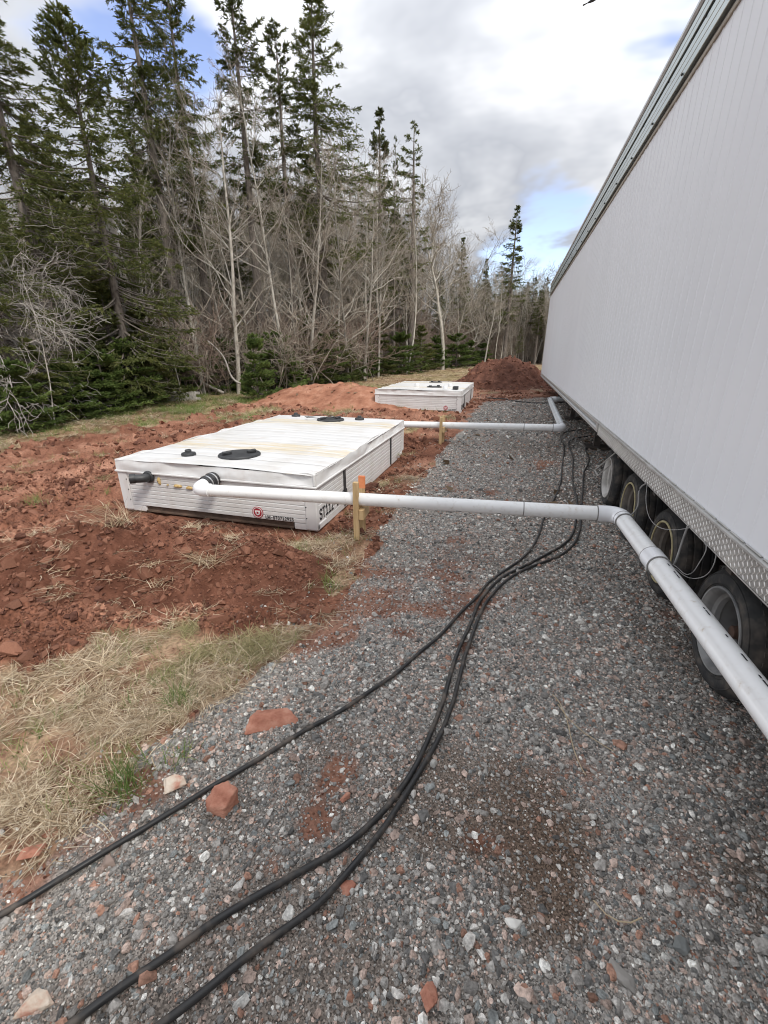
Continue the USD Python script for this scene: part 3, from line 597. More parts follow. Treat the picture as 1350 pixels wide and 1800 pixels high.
# ------------------------------------------------------------------ septic tanks
def dented(nu, nv, fn):
    u, v = np.meshgrid(np.linspace(0, 1, nu), np.linspace(0, 1, nv), indexing='ij')
    p = fn(u.ravel(), v.ravel())
    i, j = np.meshgrid(np.arange(nu - 1), np.arange(nv - 1), indexing='ij')
    a = (i * nv + j).ravel()
    return trimesh.Trimesh(p, np.vstack([np.stack([a, a + nv, a + nv + 1], 1), np.stack([a, a + nv + 1, a + 1], 1)]), process=False)
def rot_y(m):   # reading along +x, facing +z  ->  reading along +x, facing -y
    m.apply_transform(np.array([[1, 0, 0, 0], [0, 0, -1, 0], [0, 1, 0, 0], [0, 0, 0, 1.0]])); return m
def rot_x(m):   # reading along +x, facing +z  ->  reading along +y, facing +x
    m.apply_transform(np.array([[0, 0, 1, 0], [1, 0, 0, 0], [0, 1, 0, 0], [0, 0, 0, 1.0]])); return m
def build_tank(label, loc, first, seed, Lg=3.73, W=2.44):
    t = thing('septic_tank', label, 'tank', loc)
    rnd = random.Random(seed)
    h = W / 2
    z_side, z_rim, z_top = 0.075, 0.462, 0.605
    # skid and feet
    obj('skid', [box(-h + 0.30, h - 0.28, 0.035, Lg - 0.04, 0.004, z_side + 0.002), box(-h + 0.30, h - 0.28, 0.012, 0.034, 0.006, 0.022)], 'skid_steel', t)
    for sx in (-1, 1):
        for yy in (0.0, Lg - 0.26):
            xa, xb = (-h, -h + 0.30) if sx < 0 else (h - 0.28, h)
            obj('foot', bevel_box(xa + 0.012, xb, yy + 0.012, yy + 0.25, 0.0, z_side, 0.01), 'tank_sheet', t)
    obj('side_rail', [box(h - 0.05, h - 0.006, 0.262, Lg - 0.27, 0.0, z_side - 0.002), box(-h + 0.006, -h + 0.05, 0.262, Lg - 0.27, 0.0, z_side - 0.002)], 'tank_sheet', t)
    obj('core', box(-h + 0.03, h - 0.03, 0.03, Lg - 0.03, z_side + 0.004, z_top - 0.02), 'tank_sheet', t)
    # ribbed siding
    np_ = 8; ph = (z_rim - z_side - 0.004) / np_
    for k in range(np_):
        a, b = z_side + k * ph + 0.002, z_side + (k + 1) * ph - 0.002
        e = lambda: rnd.uniform(-0.002, 0.002)
        obj('siding_plank', bevel_box(-h + 0.13, h - 0.13, 0.010 + e(), 0.045, a, b, 0.004), 'tank_sheet', t)
        obj('siding_plank', bevel_box(h - 0.045, h - 0.010 + e(), 0.062, Lg - 0.062, a, b, 0.004), 'tank_sheet', t)
        obj('siding_plank', bevel_box(-h + 0.010 + e(), -h + 0.045, 0.062, Lg - 0.062, a, b, 0.004), 'tank_sheet', t)
        obj('siding_plank', bevel_box(-h + 0.13, h - 0.13, Lg - 0.045, Lg - 0.010, a, b, 0.004), 'tank_sheet', t)
    for sx in (-1, 1):
        for yy in (0, 1):
            xa, xb = (-h, -h + 0.128) if sx < 0 else (h - 0.128, h)
            ya, yb = (0.0, 0.060) if yy == 0 else (Lg - 0.060, Lg)
            obj('corner_sheet', bevel_box(xa, xb, ya, yb, z_side * 0.2, z_rim, 0.008), 'tank_sheet', t)
            sc = [trimesh.creation.icosphere(1, 0.007) for _ in range(3)]
            for q, s in enumerate(sc):
                s.apply_translation([(xa if sx > 0 else xb) + (0.012 if sx > 0 else -0.012), ya if yy == 0 else yb, 0.14 + 0.12 * q])
            obj('screw', sc, 'black_plastic', t)
    # bead under the lid
    o = 0.014
    obj('lid_bead', [bevel_box(-h - o, h + o, -o, 0.012, z_rim, z_rim + 0.022, 0.005), bevel_box(h - 0.012, h + o, 0.014, Lg - 0.014, z_rim, z_rim + 0.022, 0.005), bevel_box(-h - o, -h + 0.012, 0.014, Lg - 0.014, z_rim, z_rim + 0.022, 0.005), bevel_box(-h - o, h + o, Lg - 0.012, Lg + o, z_rim, z_rim + 0.022, 0.005)], 'tank_sheet', t)
    # crumpled rim sheets
    za, zb = z_rim + 0.0235, z_top
    def rim(axis, sgn, sd):
        def fn(u, v):
            ln = W if axis == 'x' else Lg
            p = np.stack([u * ln * 2.2, v * 0.35, np.full_like(u, sd)], 1)
            dent = (meshkit.fbm(p, 4, sd) - 0.5) * 0.075
            crease = np.clip(meshkit.noise(p * [1.7, 3, 1] + 7, sd) - 0.72, 0, 1) * -0.07
            side = np.minimum(u, 1 - u) * ln
            out = (dent + crease) * sstep(0, 0.15, side) * np.sin(np.pi * np.clip(v * 0.75 + 0.1, 0, 1)) - 0.010 * v
            top = (meshkit.noise(p * [2.3, 0, 1] + 3, sd) - 0.5) * 0.030 * sstep(0.6, 1, v) * sstep(0, 0.1, side)
            z = za + v * (zb - za) + top
            if axis == 'x':
                return np.stack([-h + u * W, np.full_like(u, 0.0 if sgn < 0 else Lg) + sgn * out, z], 1)
            return np.stack([np.full_like(u, sgn * h) + sgn * out, u * Lg, z], 1)
        m = dented(90, 9, fn)
        if (axis == 'x' and sgn > 0) or (axis == 'y' and sgn < 0):
            m.invert()
        return m
    for ax, sg, sd in (('x', -1, seed), ('x', 1, seed + 1), ('y', 1, seed + 2), ('y', -1, seed + 3)):
        obj('lid_rim', rim(ax, sg, sd), 'tank_sheet', t, smooth=True)
    obj('corner_trim', [bevel_box(h - 0.022, h + 0.005, -0.006, 0.022, za, zb + 0.004, 0.006)], 'tank_sheet', t)
    # lid panels
    nl = 20; lw = Lg / nl
    for k in range(nl):
        a, b = k * lw + 0.0005, (k + 1) * lw - 0.0005
        dz = rnd.uniform(-0.0010, 0.0010)
        def fn(u, v, a=a, b=b, dz=dz):
            y = a + v * (b - a); x = -h + 0.005 + u * (W - 0.01)
            p = np.stack([x * 2, y * 2, np.full_like(x, seed)], 1)
            z = z_top + dz + 0.012 * np.sin(np.pi * u) + (meshkit.fbm(p, 3, seed) - 0.5) * 0.018 - 0.0045 * ((v < 0.01) | (v > 0.99)) - 0.012 * (np.abs(u - 0.5) > 0.495)
            return np.stack([x, y, z], 1)
        m = dented(24, 7, fn)
        obj('lid_panel', m, 'tank_lid', t, smooth=True)
    lz = lambda x, y: z_top + 0.012 * math.sin(math.pi * (x + h) / W) + 0.002
    # hatches and caps
    if first:
        hatches = [(0.06, 0.50, 0.235, 'black_plastic'), (0.02, 3.28, 0.235, 'black_plastic')]; caps = [(-0.50, 0.34, 1.0), (0.48, 3.48, 1.0), (-0.78, 3.56, 1.0)]
    else:
        hatches = [(0.30, 1.0, 0.22, 'black_plastic'), (0.0, 3.0, 0.22, 'black_plastic')]; caps = []
    for (x, y, r, m) in hatches:
        z = lz(x, y)
        hp = obj('hatch', lathe([(0, -0.02), (r * 1.0, -0.02), (r * 1.0, 0.010), (r * 0.97, 0.020), (r * 0.90, 0.022), (r * 0.88, 0.017), (r * 0.3, 0.019), (0, 0.020)], 56).apply_translation([x, y, z]), m, t, smooth=40)
        for s in (-1, 1):
            c = bevel_box(-0.055, 0.055, -0.020, 0.020, 0.0, 0.040, 0.010)
            c.apply_transform(trimesh.transformations.rotation_matrix(math.radians(60), [0, 0, 1])); c.apply_translation([x + s * 0.105, y + s * 0.085 , z + 0.016])
            obj('handle', c, m, hp)
    for (x, y, s) in caps:
        z = lz(x, y)
        obj('vent_cap', lathe([(0, -0.01), (0.078, -0.01), (0.080, 0.020), (0.074, 0.030), (0.045, 0.036), (0.036, 0.040), (0.036, 0.060), (0.030, 0.066), (0, 0.066)], 32).apply_translation([x, y, z]), 'black_plastic', t, smooth=40)
    if first:
        wr = [spline([(-0.45, 3.35, 0.63), (-0.30, 3.20, 0.66), (-0.12, 3.30, 0.645), (0.0, 3.24, 0.68), (0.08, 3.32, 0.65)], 0.03), spline([(-0.55, 3.45, 0.63), (-0.25, 3.42, 0.67), (0.02, 3.30, 0.69), (0.16, 3.30, 0.65)], 0.03)]
        obj('cable', [tube(w, 0.006, 5) for w in wr], 'black_rubber', t)
        # capped stub at the left of the front
        st = [lathe([(0.0, 0.0), (0.066, 0.0), (0.068, 0.02), (0.062, 0.03), (0.050, 0.035), (0.0, 0.035)], 32, '-y').apply_translation([-0.775, 0.0, 0.435])]
        obj('stub_collar', st, 'black_plastic', t, smooth=40)
        e = np.array([-0.775, -0.02, 0.435]); d = np.array([-0.26, -0.22, 0.02])
        p1 = e + np.array([0, -0.05, 0])
        bend = spline([e, p1, p1 + d * 0.25, p1 + d * 0.42], 0.02)
        obj('stub_pipe', [tube(bend, 0.046, 28, caps=False)], 'black_plastic', t, smooth=True)
        dd = d / np.linalg.norm(d); tip = bend[-1]
        ring = tube(np.array([tip - dd * 0.055, tip - dd * 0.004, tip]), np.array([0.053, 0.053, 0.040]), 28, caps=False)
        inner = tube(np.array([tip, tip - dd * 0.12]), 0.036, 24, caps=True)
        obj('stub_mouth', [ring], 'black_plastic', t, smooth=40); obj('stub_plug', [tube(np.array([tip - dd * 0.02, tip - dd * 0.015]), 0.04, 24), tube(np.array([tip - dd * 0.015, tip - dd * 0.002]), 0.018, 8)], 'hub_rust', t)
        fm = []
        for (x, z, sx, sz) in ((-0.66, 0.40, 0.022, 0.035), (-0.655, 0.375, 0.014, 0.03), (-0.42, 0.353, 0.055, 0.018), (-0.27, 0.345, 0.045, 0.018), (-0.55, 0.358, 0.012, 0.007)):
            b = trimesh.creation.icosphere(2, 1.0); b.apply_scale([sx, 0.018, sz]); b.vertices += (meshkit.noise(b.vertices * 40, 4)[:, None] - 0.5) * 0.012; b.apply_translation([x, 0.008, z]); fm.append(b)
        for b in fm:
            obj('foam_blob', b, 'foam', t, smooth=True)
    # straps down the right side
    for y in ((0.80, 2.85) if first else (0.85, 2.8)):
        obj('strap', [bevel_box(h - 0.008, h + 0.004, y - 0.03, y + 0.03, 0.02, z_rim - 0.002, 0.003)], 'black_plastic', t)
    # marks
    lx, lz_ = (0.54, 0.145) if first else (0.80, 0.15)
    rd = [lathe([(0.0, 0.0), (0.064, 0.0), (0.064, 0.003), (0.0, 0.003)], 40, '-y').apply_translation([lx, 0.0085, lz_])]
    lg = obj('emblem', rd, 'logo_red', t)
    arc = trimesh.creation.annulus(0.050, 0.056, 0.0024, sections=40); rot_y(arc); arc.apply_translation([lx, 0.004, lz_])
    cen = lathe([(0.0, 0.0), (0.026, 0.0), (0.026, 0.003), (0.0, 0.003)], 8, '-y').apply_translation([lx, 0.005, lz_ - 0.004])
    arms = [box(-0.030, 0.030, -0.0, 0.0026, -0.008, 0.010).apply_translation([lx, 0.0025, lz_ + 0.012]), box(-0.012, 0.012, 0, 0.0022, 0.0, 0.022).apply_translation([lx, 0.0028, lz_ + 0.012])]
    obj('emblem_mark', [arc, cen, arms[0]], 'logo_white', lg)
    obj('emblem_centre', [box(-0.011, 0.011, 0, 0.0025, -0.011, 0.011).apply_translation([lx, 0.0005, lz_ - 0.002])], 'logo_red', lg)
    tx = meshkit.text_mesh('LM-ST0712923', 0.036, 0.003, bold=True); wid = tx.extents[0]; tx.apply_scale([0.325 / wid, 1, 1]); rot_y(tx); tx.apply_translation([lx + 0.085, 0.0085, 0.088])
    obj('serial_number', tx, 'ink', t)
    ts = meshkit.text_mesh('ST112-0W50', 0.115, 0.003, bold=True); wid = ts.extents[0]; ts.apply_scale([0.80 / wid, 1, 1]); rot_x(ts); ts.apply_translation([h - 0.0085, 0.075, 0.10])
    obj('model_number', ts, 'ink', t)
    if not first:
        for (x, y) in ((0.70, 0.45), (-0.25, 1.15), (0.72, 1.35)):
            z = lz(x, y)
            c = obj('white_fitting', lathe([(0, 0), (0.07, 0), (0.07, 0.07), (0.055, 0.09), (0, 0.09)], 24).apply_translation([x, y, z]), 'pvc_fitting', t, smooth=40)
        obj('black_box', bevel_box(0.92, 1.06, 0.35, 0.55, z_top, z_top + 0.09, 0.008), 'black_plastic', t)
    return t
build_tank('nearer white septic tank with rust-stained lid and two black hatches', (-2.98, 3.69, -0.03), True, 3)
build_tank('farther white septic tank with clean lid, between red earth mounds', (-2.49, 12.0, 0.10), False, 11, Lg=3.66)

# ------------------------------------------------------------------ drain pipes
R = 0.0575
def elbow(corner, da, db, rad, r):
    """A bend from direction da to direction db round the corner point, and a socket collar at each end."""
    a = corner - da * rad; b = corner + db * rad
    tt = np.linspace(0, 1, 14)[:, None]
    c = (1 - tt) ** 2 * a + 2 * tt * (1 - tt) * corner + tt ** 2 * b
    pts = np.vstack([a - da * 0.065, a - da * 0.002, c, b + db * 0.002, b + db * 0.065])
    return tube(pts, r, 30, caps=False), a - da * 0.065, b + db * 0.065
def collar(p, d, r, ln=0.012):
    return tube(np.array([p - d * ln / 2, p - d * ln / 2, p + d * ln / 2, p + d * ln / 2]), np.array([r - 0.006, r, r, r - 0.006]), 30, caps=False)
def unit(v):
    return np.asarray(v, float) / np.linalg.norm(v)
def prints(t, a, b, ang, rnd, gaps):
    """The faint line of printed dashes along a pipe."""
    d = unit(b - a); side = unit(np.cross(d, [0, 0, 1])); up = np.cross(side, d); ms = []
    nrm = side * math.cos(ang) + up * math.sin(ang)
    L = np.linalg.norm(b - a); s = 0.05
    while s < L - 0.1:
        ln = rnd.choice([0.018, 0.03, 0.045, 0.02])
        if not any(g0 < s < g1 for g0, g1 in gaps) and rnd.random() < 0.40:
            ang2 = np.linspace(-0.06, 0.06, 3)
            V = []
            for q in (s, s + ln):
                for w in ang2:
                    nn = side * math.cos(ang + w) + up * math.sin(ang + w)
                    V.append(a + d * q + nn * (R + 0.0014))
            ms.append(trimesh.Trimesh(np.array(V), [[0, 1, 4], [0, 4, 3], [1, 2, 5], [1, 5, 4]], process=False))
        s += ln + rnd.choice([0.008, 0.012, 0.03])
    return tag(obj('print', ms, 'ink', t), kind='stuff')
def build_pipe_1():
    t = thing('drain_pipe', 'long white plastic drain pipe from the nearer tank, bending along the trailer wheels', 'pipe')
    rnd = random.Random(8)
    P0 = np.array([-2.915, 3.405, 0.415]); wall = np.array([-2.905, 3.71, 0.455]); C = np.array([0.905, 3.53, 0.503]); E = np.array([0.952, 1.71, 0.538]); F_ = E + (E - C) * 1.15
    dx, dy = unit(C - P0), unit(E - C)
    in_dir = unit(P0 - wall)
    el, q0, q1 = elbow(P0, in_dir, dx, 0.085, R + 0.008)
    obj('elbow', el, 'pvc_fitting', t, smooth=True)
    obj('socket_edge', [collar(q1, dx, R + 0.0095)], 'pvc_fitting', t, smooth=30)
    n = 9; ys = np.linspace(0.0, 1.0, n)
    prof = np.array([R + 0.016 + (0.006 if k % 2 else 0) for k in range(n)])
    s0 = q0 + in_dir * 0.03
    obj('rubber_coupling', tube(s0[None] + ys[:, None] * (wall - s0)[None] * 0.86, prof, 30), 'black_rubber', t, smooth=30)
    for f in (0.2, 0.6):
        obj('clamp', collar(s0 + (wall - s0) * f, -in_dir, R + 0.026, 0.014), 'steel_band', t, smooth=30)
    el2, p0, p1 = elbow(C, dx, dy, 0.10, R + 0.008)
    J = C - dx * 0.72
    obj('straight_pipe', pipe(q1 - dx * 0.02, J, R), 'pvc', t, smooth=30)
    obj('straight_pipe', pipe(J + dx * 0.004, p0 + dx * 0.01, R + 0.0005), 'pvc', t, smooth=30)
    obj('joint_line', [collar(J + dx * 0.002, dx, R + 0.0012, 0.008)], 'wire_grey', t, smooth=30)
    obj('elbow', el2, 'pvc_fitting', t, smooth=True)
    for p, d in ((p0, dx), (p1, dy), (p1 - dy * 0.055, dy)):
        obj('socket_edge', collar(p, d, R + 0.0095, 0.007), 'wire_grey', t, smooth=30)
    K = C + dy * 0.86
    obj('straight_pipe', pipe(p1 - dy * 0.02, K - dy * 0.07, R), 'pvc', t, smooth=30)
    obj('coupling', [tube(np.array([K - dy * 0.07, K - dy * 0.07, K + dy * 0.07, K + dy * 0.07]), np.array([R, R + 0.008, R + 0.008, R]), 30, caps=False)], 'pvc_fitting', t, smooth=30)
    for q in (-0.071, 0.071):
        obj('socket_edge', collar(K + dy * q, dy, R + 0.0085, 0.006), 'wire_grey', t, smooth=30)
    obj('straight_pipe', pipe(K + dy * 0.07, F_, R), 'pvc', t, smooth=30)
    prints(t, q1 + dx * 1.9, J, -0.75, rnd, [(0.3, 0.5)])
    prints(t, K + dy * 0.1, F_, math.pi - 1.42, rnd, [(0.22, 0.5), (1.1, 1.3)])
build_pipe_1()
def build_pipe_2():
    t = thing('drain_pipe', 'shorter white plastic drain pipe behind the nearer tank, turning towards the trailer underside', 'pipe')
    A_ = np.array([-2.9, 7.62, 0.405]); A = np.array([-2.55, 7.85, 0.415]); C = np.array([0.885, 7.85, 0.488]); E = np.array([0.955, 11.95, 0.560]); G = np.array([1.7, 11.99, 0.60])
    dx, dy, dg = unit(C - A), unit(E - C), unit(G - E)
    el, p0, p1 = elbow(C, dx, dy, 0.085, R + 0.008)
    e2, r0, r1 = elbow(E, dy, dg, 0.085, R + 0.008)
    e0, s0, s1 = elbow(A, np.array([0, 1.0, 0]), dx, 0.085, R + 0.008)
    J = C - dx * 0.62
    obj('straight_pipe', pipe(s1, J, R), 'pvc', t, smooth=30)
    obj('straight_pipe', pipe(J + dx * 0.005, p0, R), 'pvc', t, smooth=30)
    obj('joint_line', collar(J + dx * 0.002, dx, R + 0.0012, 0.01), 'wire_grey', t, smooth=30)
    for e in (e0, el, e2):
        obj('elbow', e, 'pvc_fitting', t, smooth=True)
    for p, d in ((p0, dx), (p1, dy), (r0, dy)):
        obj('socket_edge', collar(p, d, R + 0.0095, 0.01), 'wire_grey', t, smooth=30)
    obj('straight_pipe', pipe(p1, r0, R), 'pvc_grey', t, smooth=30)
    obj('straight_pipe', pipe(r1, G, R), 'pvc_grey', t, smooth=30)
    obj('inlet', pipe(np.array([-2.55, 7.42, 0.415]), s0 + [0, 0.02, 0], R + 0.012), 'black_rubber', t, smooth=30)
build_pipe_2()

# ------------------------------------------------------------------ stakes
def build_stake(label, x, y, zg, top, w, orange, lean):
    t = thing('wooden_stake', label, 'stake', (x, y, zg), lean)
    obj('front_board', bevel_box(-0.024, 0.024, -0.022, 0.022, -0.12, top - zg, 0.003), 'pine_board', t)
    b = bevel_box(-0.018, 0.040, 0.155, 0.178, -0.12, top - zg - 0.09 + 0.10, 0.003)
    obj('back_board', b, 'pine_board', t)
    if orange:
        obj('painted_tip', bevel_box(-0.0195, 0.0415, 0.1535, 0.1795, top - zg - 0.105, top - zg + 0.012, 0.003), 'orange_paint', t)
    obj('cross_block', bevel_box(0.026, 0.072, -0.02, 0.20, 0.19, 0.285, 0.004), 'pine_board', t)
build_stake('wooden stake pair with an orange-painted tip holding up the nearer pipe', -1.235, 3.405, 0.09, 0.628, 0.05, True, 4)
build_stake('small wooden stake pair holding up the farther pipe', -1.16, 7.765, 0.135, 0.60, 0.05, False, -3)

# ------------------------------------------------------------------ hoses on the gravel
HOSES = [
 ('black hose lying on the gravel, the leftmost of three, nearest the straw', [(-1.75, -0.06), (-1.401, 0.46), (-1.318, 0.582), (-1.223, 0.72), (-1.117, 0.882), (-0.995, 1.074), (-0.893, 1.223), (-0.78, 1.394), (-0.666, 1.546), (-0.547, 1.742), (-0.459, 1.89), (-0.385, 2.067), (-0.312, 2.216), (-0.251, 2.38), (-0.159, 2.663), (-0.094, 2.84), (-0.05, 2.998), (0.078, 3.283), (0.23, 3.564), (0.359, 3.962), (0.467, 4.60), (0.609, 5.212), (0.761, 6.068), (0.842, 6.8), (0.98, 8.2), (1.10, 9.4), (1.5, 9.9)], 0.0105, 0.0),
 ('black hose lying on the gravel, the middle of three, its near half between the others', [(-1.40, -0.22), (-0.96, 0.35), (-0.895, 0.434), (-0.829, 0.514), (-0.75, 0.617), (-0.662, 0.72), (-0.534, 0.846), (-0.433, 0.949), (-0.357, 1.065), (-0.288, 1.214), (-0.235, 1.383), (-0.205, 1.55), (-0.180, 1.784), (-0.158, 2.126), (-0.112, 2.473), (-0.082, 2.715), (-0.029, 2.925), (0.081, 3.184), (0.265, 3.441), (0.47, 3.739), (0.67, 4.106), (0.79, 4.65), (0.87, 5.25), (0.895, 5.89), (0.97, 6.614), (1.05, 7.4), (1.14, 8.6), (1.6, 9.2)], 0.0116, 0.0),
 ('black hose lying on the gravel, the rightmost of three, nearest the trailer', [(-1.20, -0.2), (-0.731, 0.415), (-0.647, 0.516), (-0.581, 0.604), (-0.503, 0.694), (-0.442, 0.77), (-0.4, 0.85), (-0.352, 0.948), (-0.305, 1.06), (-0.248, 1.23), (-0.196, 1.40), (-0.155, 1.58), (-0.130, 1.80), (-0.112, 2.14), (-0.075, 2.46), (-0.048, 2.68), (0.024, 2.94), (0.150, 3.21), (0.302, 3.42), (0.50, 3.63), (0.735, 4.12), (0.84, 4.66), (0.935, 5.35), (1.022, 5.925), (1.13, 6.6), (1.27, 7.2), (1.32, 8.0), (1.7, 8.6)], 0.0112, 0.0)]
for lab, pts, r, lift in HOSES:
    p = np.array(pts); c = spline(np.column_stack([p, np.zeros(len(p))]), 0.035)
    wob = (meshkit.fbm(np.column_stack([c[:, :2] * 4, np.full(len(c), lab.__len__())]), 3, 7) - 0.5) * 0.012
    c[:, 0] += wob
    z = ground_z(c[:, 0], c[:, 1])
    k = np.ones(9) / 9
    z = np.convolve(np.pad(z, 4, mode='edge'), k, 'valid')
    c[:, 2] = z + r * 0.9 + 0.005 + (meshkit.noise(c * 2.5, 5) - 0.4) * 0.012
    t = thing('hose', lab, 'hose', (0, 0, 0))
    obj('hose_body', tube(c, r, 14), 'hose_rubber', t, smooth=True)
    i = int(len(c) * 0.62)
    d = unit(c[i + 1] - c[i])
    obj('hose_coupling', tube(np.array([c[i] - d * 0.03, c[i] + d * 0.03]), r + 0.003, 12), 'black_plastic', t, smooth=30)
p = np.array([(1.6, 15.0), (0.9, 14.6), (0.2, 14.9), (-0.35, 15.4), (-0.8, 15.5)]); c = spline(np.column_stack([p, np.zeros(5)]), 0.1); c[:, 2] = total_z(c[:, 0], c[:, 1]) + 0.02
tag(obj('hose', tube(c, 0.02, 8), 'hose_rubber', smooth=True), 'far black hose lying across the gravel beside the dark soil heap', 'hose')
for k, pts in enumerate((((0.95, 8.1), (1.05, 8.9), (1.2, 9.6), (1.12, 10.6), (1.3, 11.4)), ((1.25, 8.4), (1.12, 9.5), (1.35, 10.4), (1.22, 11.6), (1.5, 12.6)))):
    p = np.array(pts); c = spline(np.column_stack([p, np.zeros(len(p))]), 0.08); c[:, 2] = total_z(c[:, 0], c[:, 1]) + 0.012
    c[0, 2] += 0.35; c[1, 2] += 0.2
    tag(obj('cable', tube(c, 0.009, 6), 'wire_grey', smooth=True), ['thin grey cable on the gravel left of the far pipe', 'thin grey cable on the gravel under the trailer beside the far pipe'][k], 'cable')
# ------------------------------------------------------------------ stones
def stone_mesh(rs, flat=0.65, n=11):
    p = rs.normal(size=(n, 3)); p /= np.linalg.norm(p, axis=1, keepdims=True)
    p *= rs.uniform(0.75, 1.05, (n, 1)) * np.array([1.0, rs.uniform(0.6, 0.95), rs.uniform(flat - 0.15, flat + 0.15)])
    return trimesh.convex.convex_hull(p)
def rock(label, x, y, size, mtl, seed, cat='rock', yaw=0, sink=0.3, mesh=None):
    rs = np.random.RandomState(seed)
    m = stone_mesh(rs, 0.6, 16) if mesh is None else mesh
    m.apply_scale([size[0] / m.extents[0], size[1] / m.extents[1], size[2] / m.extents[2]])
    # chamfer the edges a little and roughen the faces
    m = m.subdivide().subdivide().subdivide()
    v = np.array(m.vertices)
    m = trimesh.Trimesh(v, m.faces, process=True)
    trimesh.smoothing.filter_laplacian(m, lamb=0.30, iterations=1)
    v = np.array(m.vertices)
    v = v * (1 + (meshkit.fbm(v / max(size) * 11 + seed, 4, seed)[:, None] - 0.5) * 0.22)
    v[:, 2] -= v[:, 2].min()
    m = trimesh.Trimesh(v, m.faces, process=False)
    m.apply_transform(trimesh.transformations.rotation_matrix(math.radians(yaw), [0, 0, 1]))
    z = float(total_z(np.array([x]), np.array([y]))[0])
    m.apply_translation([x, y, z - sink * size[2]])
    return tag(obj('rock', m, mtl, smooth=25), label, cat)
rock('large flat red sandstone slab beside the left hose at the straw edge', -0.985, 1.40, (0.25, 0.14, 0.085), 'sandstone', 1, yaw=32, sink=0.42)
rock('pale cream and pink angular stone left of the hose near the green grass tuft', -1.19, 0.995, (0.085, 0.075, 0.055), 'pale_stone', 2, yaw=50, sink=0.15)
rock('blocky red sandstone rock just right of the left hose', -0.95, 0.97, (0.115, 0.10, 0.085), 'sandstone', 12, yaw=12, sink=0.12, mesh=trimesh.convex.convex_hull(np.array([(-0.9, -0.6, -0.9), (0.5, -1.1, -0.9), (1.05, 0.4, -0.9), (-0.5, 0.9, -0.9), (-1.0, -0.2, 0.15), (-0.75, -0.75, -0.1), (-0.3, -0.95, 0.35), (0.6, -0.85, 0.15), (0.95, 0.2, 0.7), (1.0, 0.8, 0.5), (0.2, 1.05, 0.95), (-0.7, 0.75, 0.6), (-0.3, 0.1, 0.85)])))
rock('red stone at the left picture edge below the straw', -1.49, 0.63, (0.085, 0.06, 0.05), 'sandstone', 4, yaw=40, sink=0.3)
rock('flat red stone half under straw above the left picture edge', -1.50, 0.70, (0.055, 0.04, 0.03), 'sandstone', 5, yaw=10)
rock('upright wedge of red sandstone in the gravel at the bottom middle', -0.055, 0.655, (0.07, 0.05, 0.055), 'sandstone', 26, yaw=100, sink=0.25)
rock('small red stone between the left and middle hoses', -0.49, 1.14, (0.055, 0.04, 0.035), 'sandstone', 7, yaw=100)
rock('small white stone on the turned soil at the grass edge', -1.41, 1.68, (0.05, 0.035, 0.03), 'pale_stone', 8, yaw=20, sink=0.2)
rock('elongated tan and grey stone at the lower left corner', -1.10, 0.345, (0.10, 0.05, 0.05), 'pale_stone', 9, yaw=35, sink=0.35)
rock('blue-grey stone at the lower right among the gravel', 0.66, 0.98, (0.055, 0.04, 0.035), 'stone_blue', 10, yaw=60)
rock('grey-brown stone beside the left hose below the red sandstone rock', -1.20, 0.68, (0.055, 0.045, 0.035), 'stone_pink', 11, yaw=5)
rock('orange-brown flat stone between the two near right hoses', -0.37, 0.845, (0.065, 0.045, 0.022), 'sandstone', 13, yaw=15, sink=0.4)
rock('white quartz stone right of the hoses in the middle of the gravel', -0.17, 1.385, (0.035, 0.03, 0.028), 'stone_white', 14, yaw=30, sink=0.2)
rock('long grey stone lying in the right foreground gravel', 0.47, 0.86, (0.085, 0.04, 0.03), 'stone_grey', 25, yaw=-30, sink=0.4)
rock('white block-shaped stone in the foreground gravel right of the hoses', 0.17, 0.90, (0.055, 0.035, 0.03), 'stone_white', 16, yaw=5, sink=0.3)

def instancer(name, protos, pos, idx, scale, quat, kind='stuff', tint=None):
    """protos: [(name, mesh, material, smooth)], children of the instancer."""
    pi = UsdGeom.PointInstancer.Define(stage, numbered('/World', name))
    rel = pi.CreatePrototypesRel()
    for nm, me, mt, sm in protos:
        rel.AddTarget(obj(nm, me, mt, pi.GetPrim(), smooth=sm, tint=tint[nm] if tint else None).GetPath())
    pi.CreatePositionsAttr(Vt.Vec3fArray.FromNumpy(pos.astype(np.float32)))
    pi.CreateProtoIndicesAttr(Vt.IntArray.FromNumpy(idx.astype(np.int32)))
    pi.CreateScalesAttr(Vt.Vec3fArray.FromNumpy(scale.astype(np.float32)))
    q = quat.astype(np.float32)
    pi.CreateOrientationsAttr(Vt.QuathArray([Gf.Quath(float(a), float(b), float(c), float(d)) for a, b, c, d in q]))
    tag(pi, kind=kind)
    return pi.GetPrim()
def quats(rs, n, tilt):
    """Random turn about the vertical, then a small tilt."""
    a = rs.uniform(0, 2 * math.pi, n) / 2; t = np.abs(rs.normal(0, tilt, n)) / 2; b = rs.uniform(0, 2 * math.pi, n)
    qz = np.stack([np.cos(a), np.zeros(n), np.zeros(n), np.sin(a)], 1)
    qt = np.stack([np.cos(t), np.sin(t) * np.cos(b), np.sin(t) * np.sin(b), np.zeros(n)], 1)
    w1, x1, y1, z1 = qt.T; w2, x2, y2, z2 = qz.T
    return np.stack([w1 * w2 - x1 * x2 - y1 * y2 - z1 * z2, w1 * x2 + x1 * w2 + y1 * z2 - z1 * y2, w1 * y2 - x1 * z2 + y1 * w2 + z1 * x2, w1 * z2 + x1 * y2 - y1 * x2 + z1 * w2], 1)
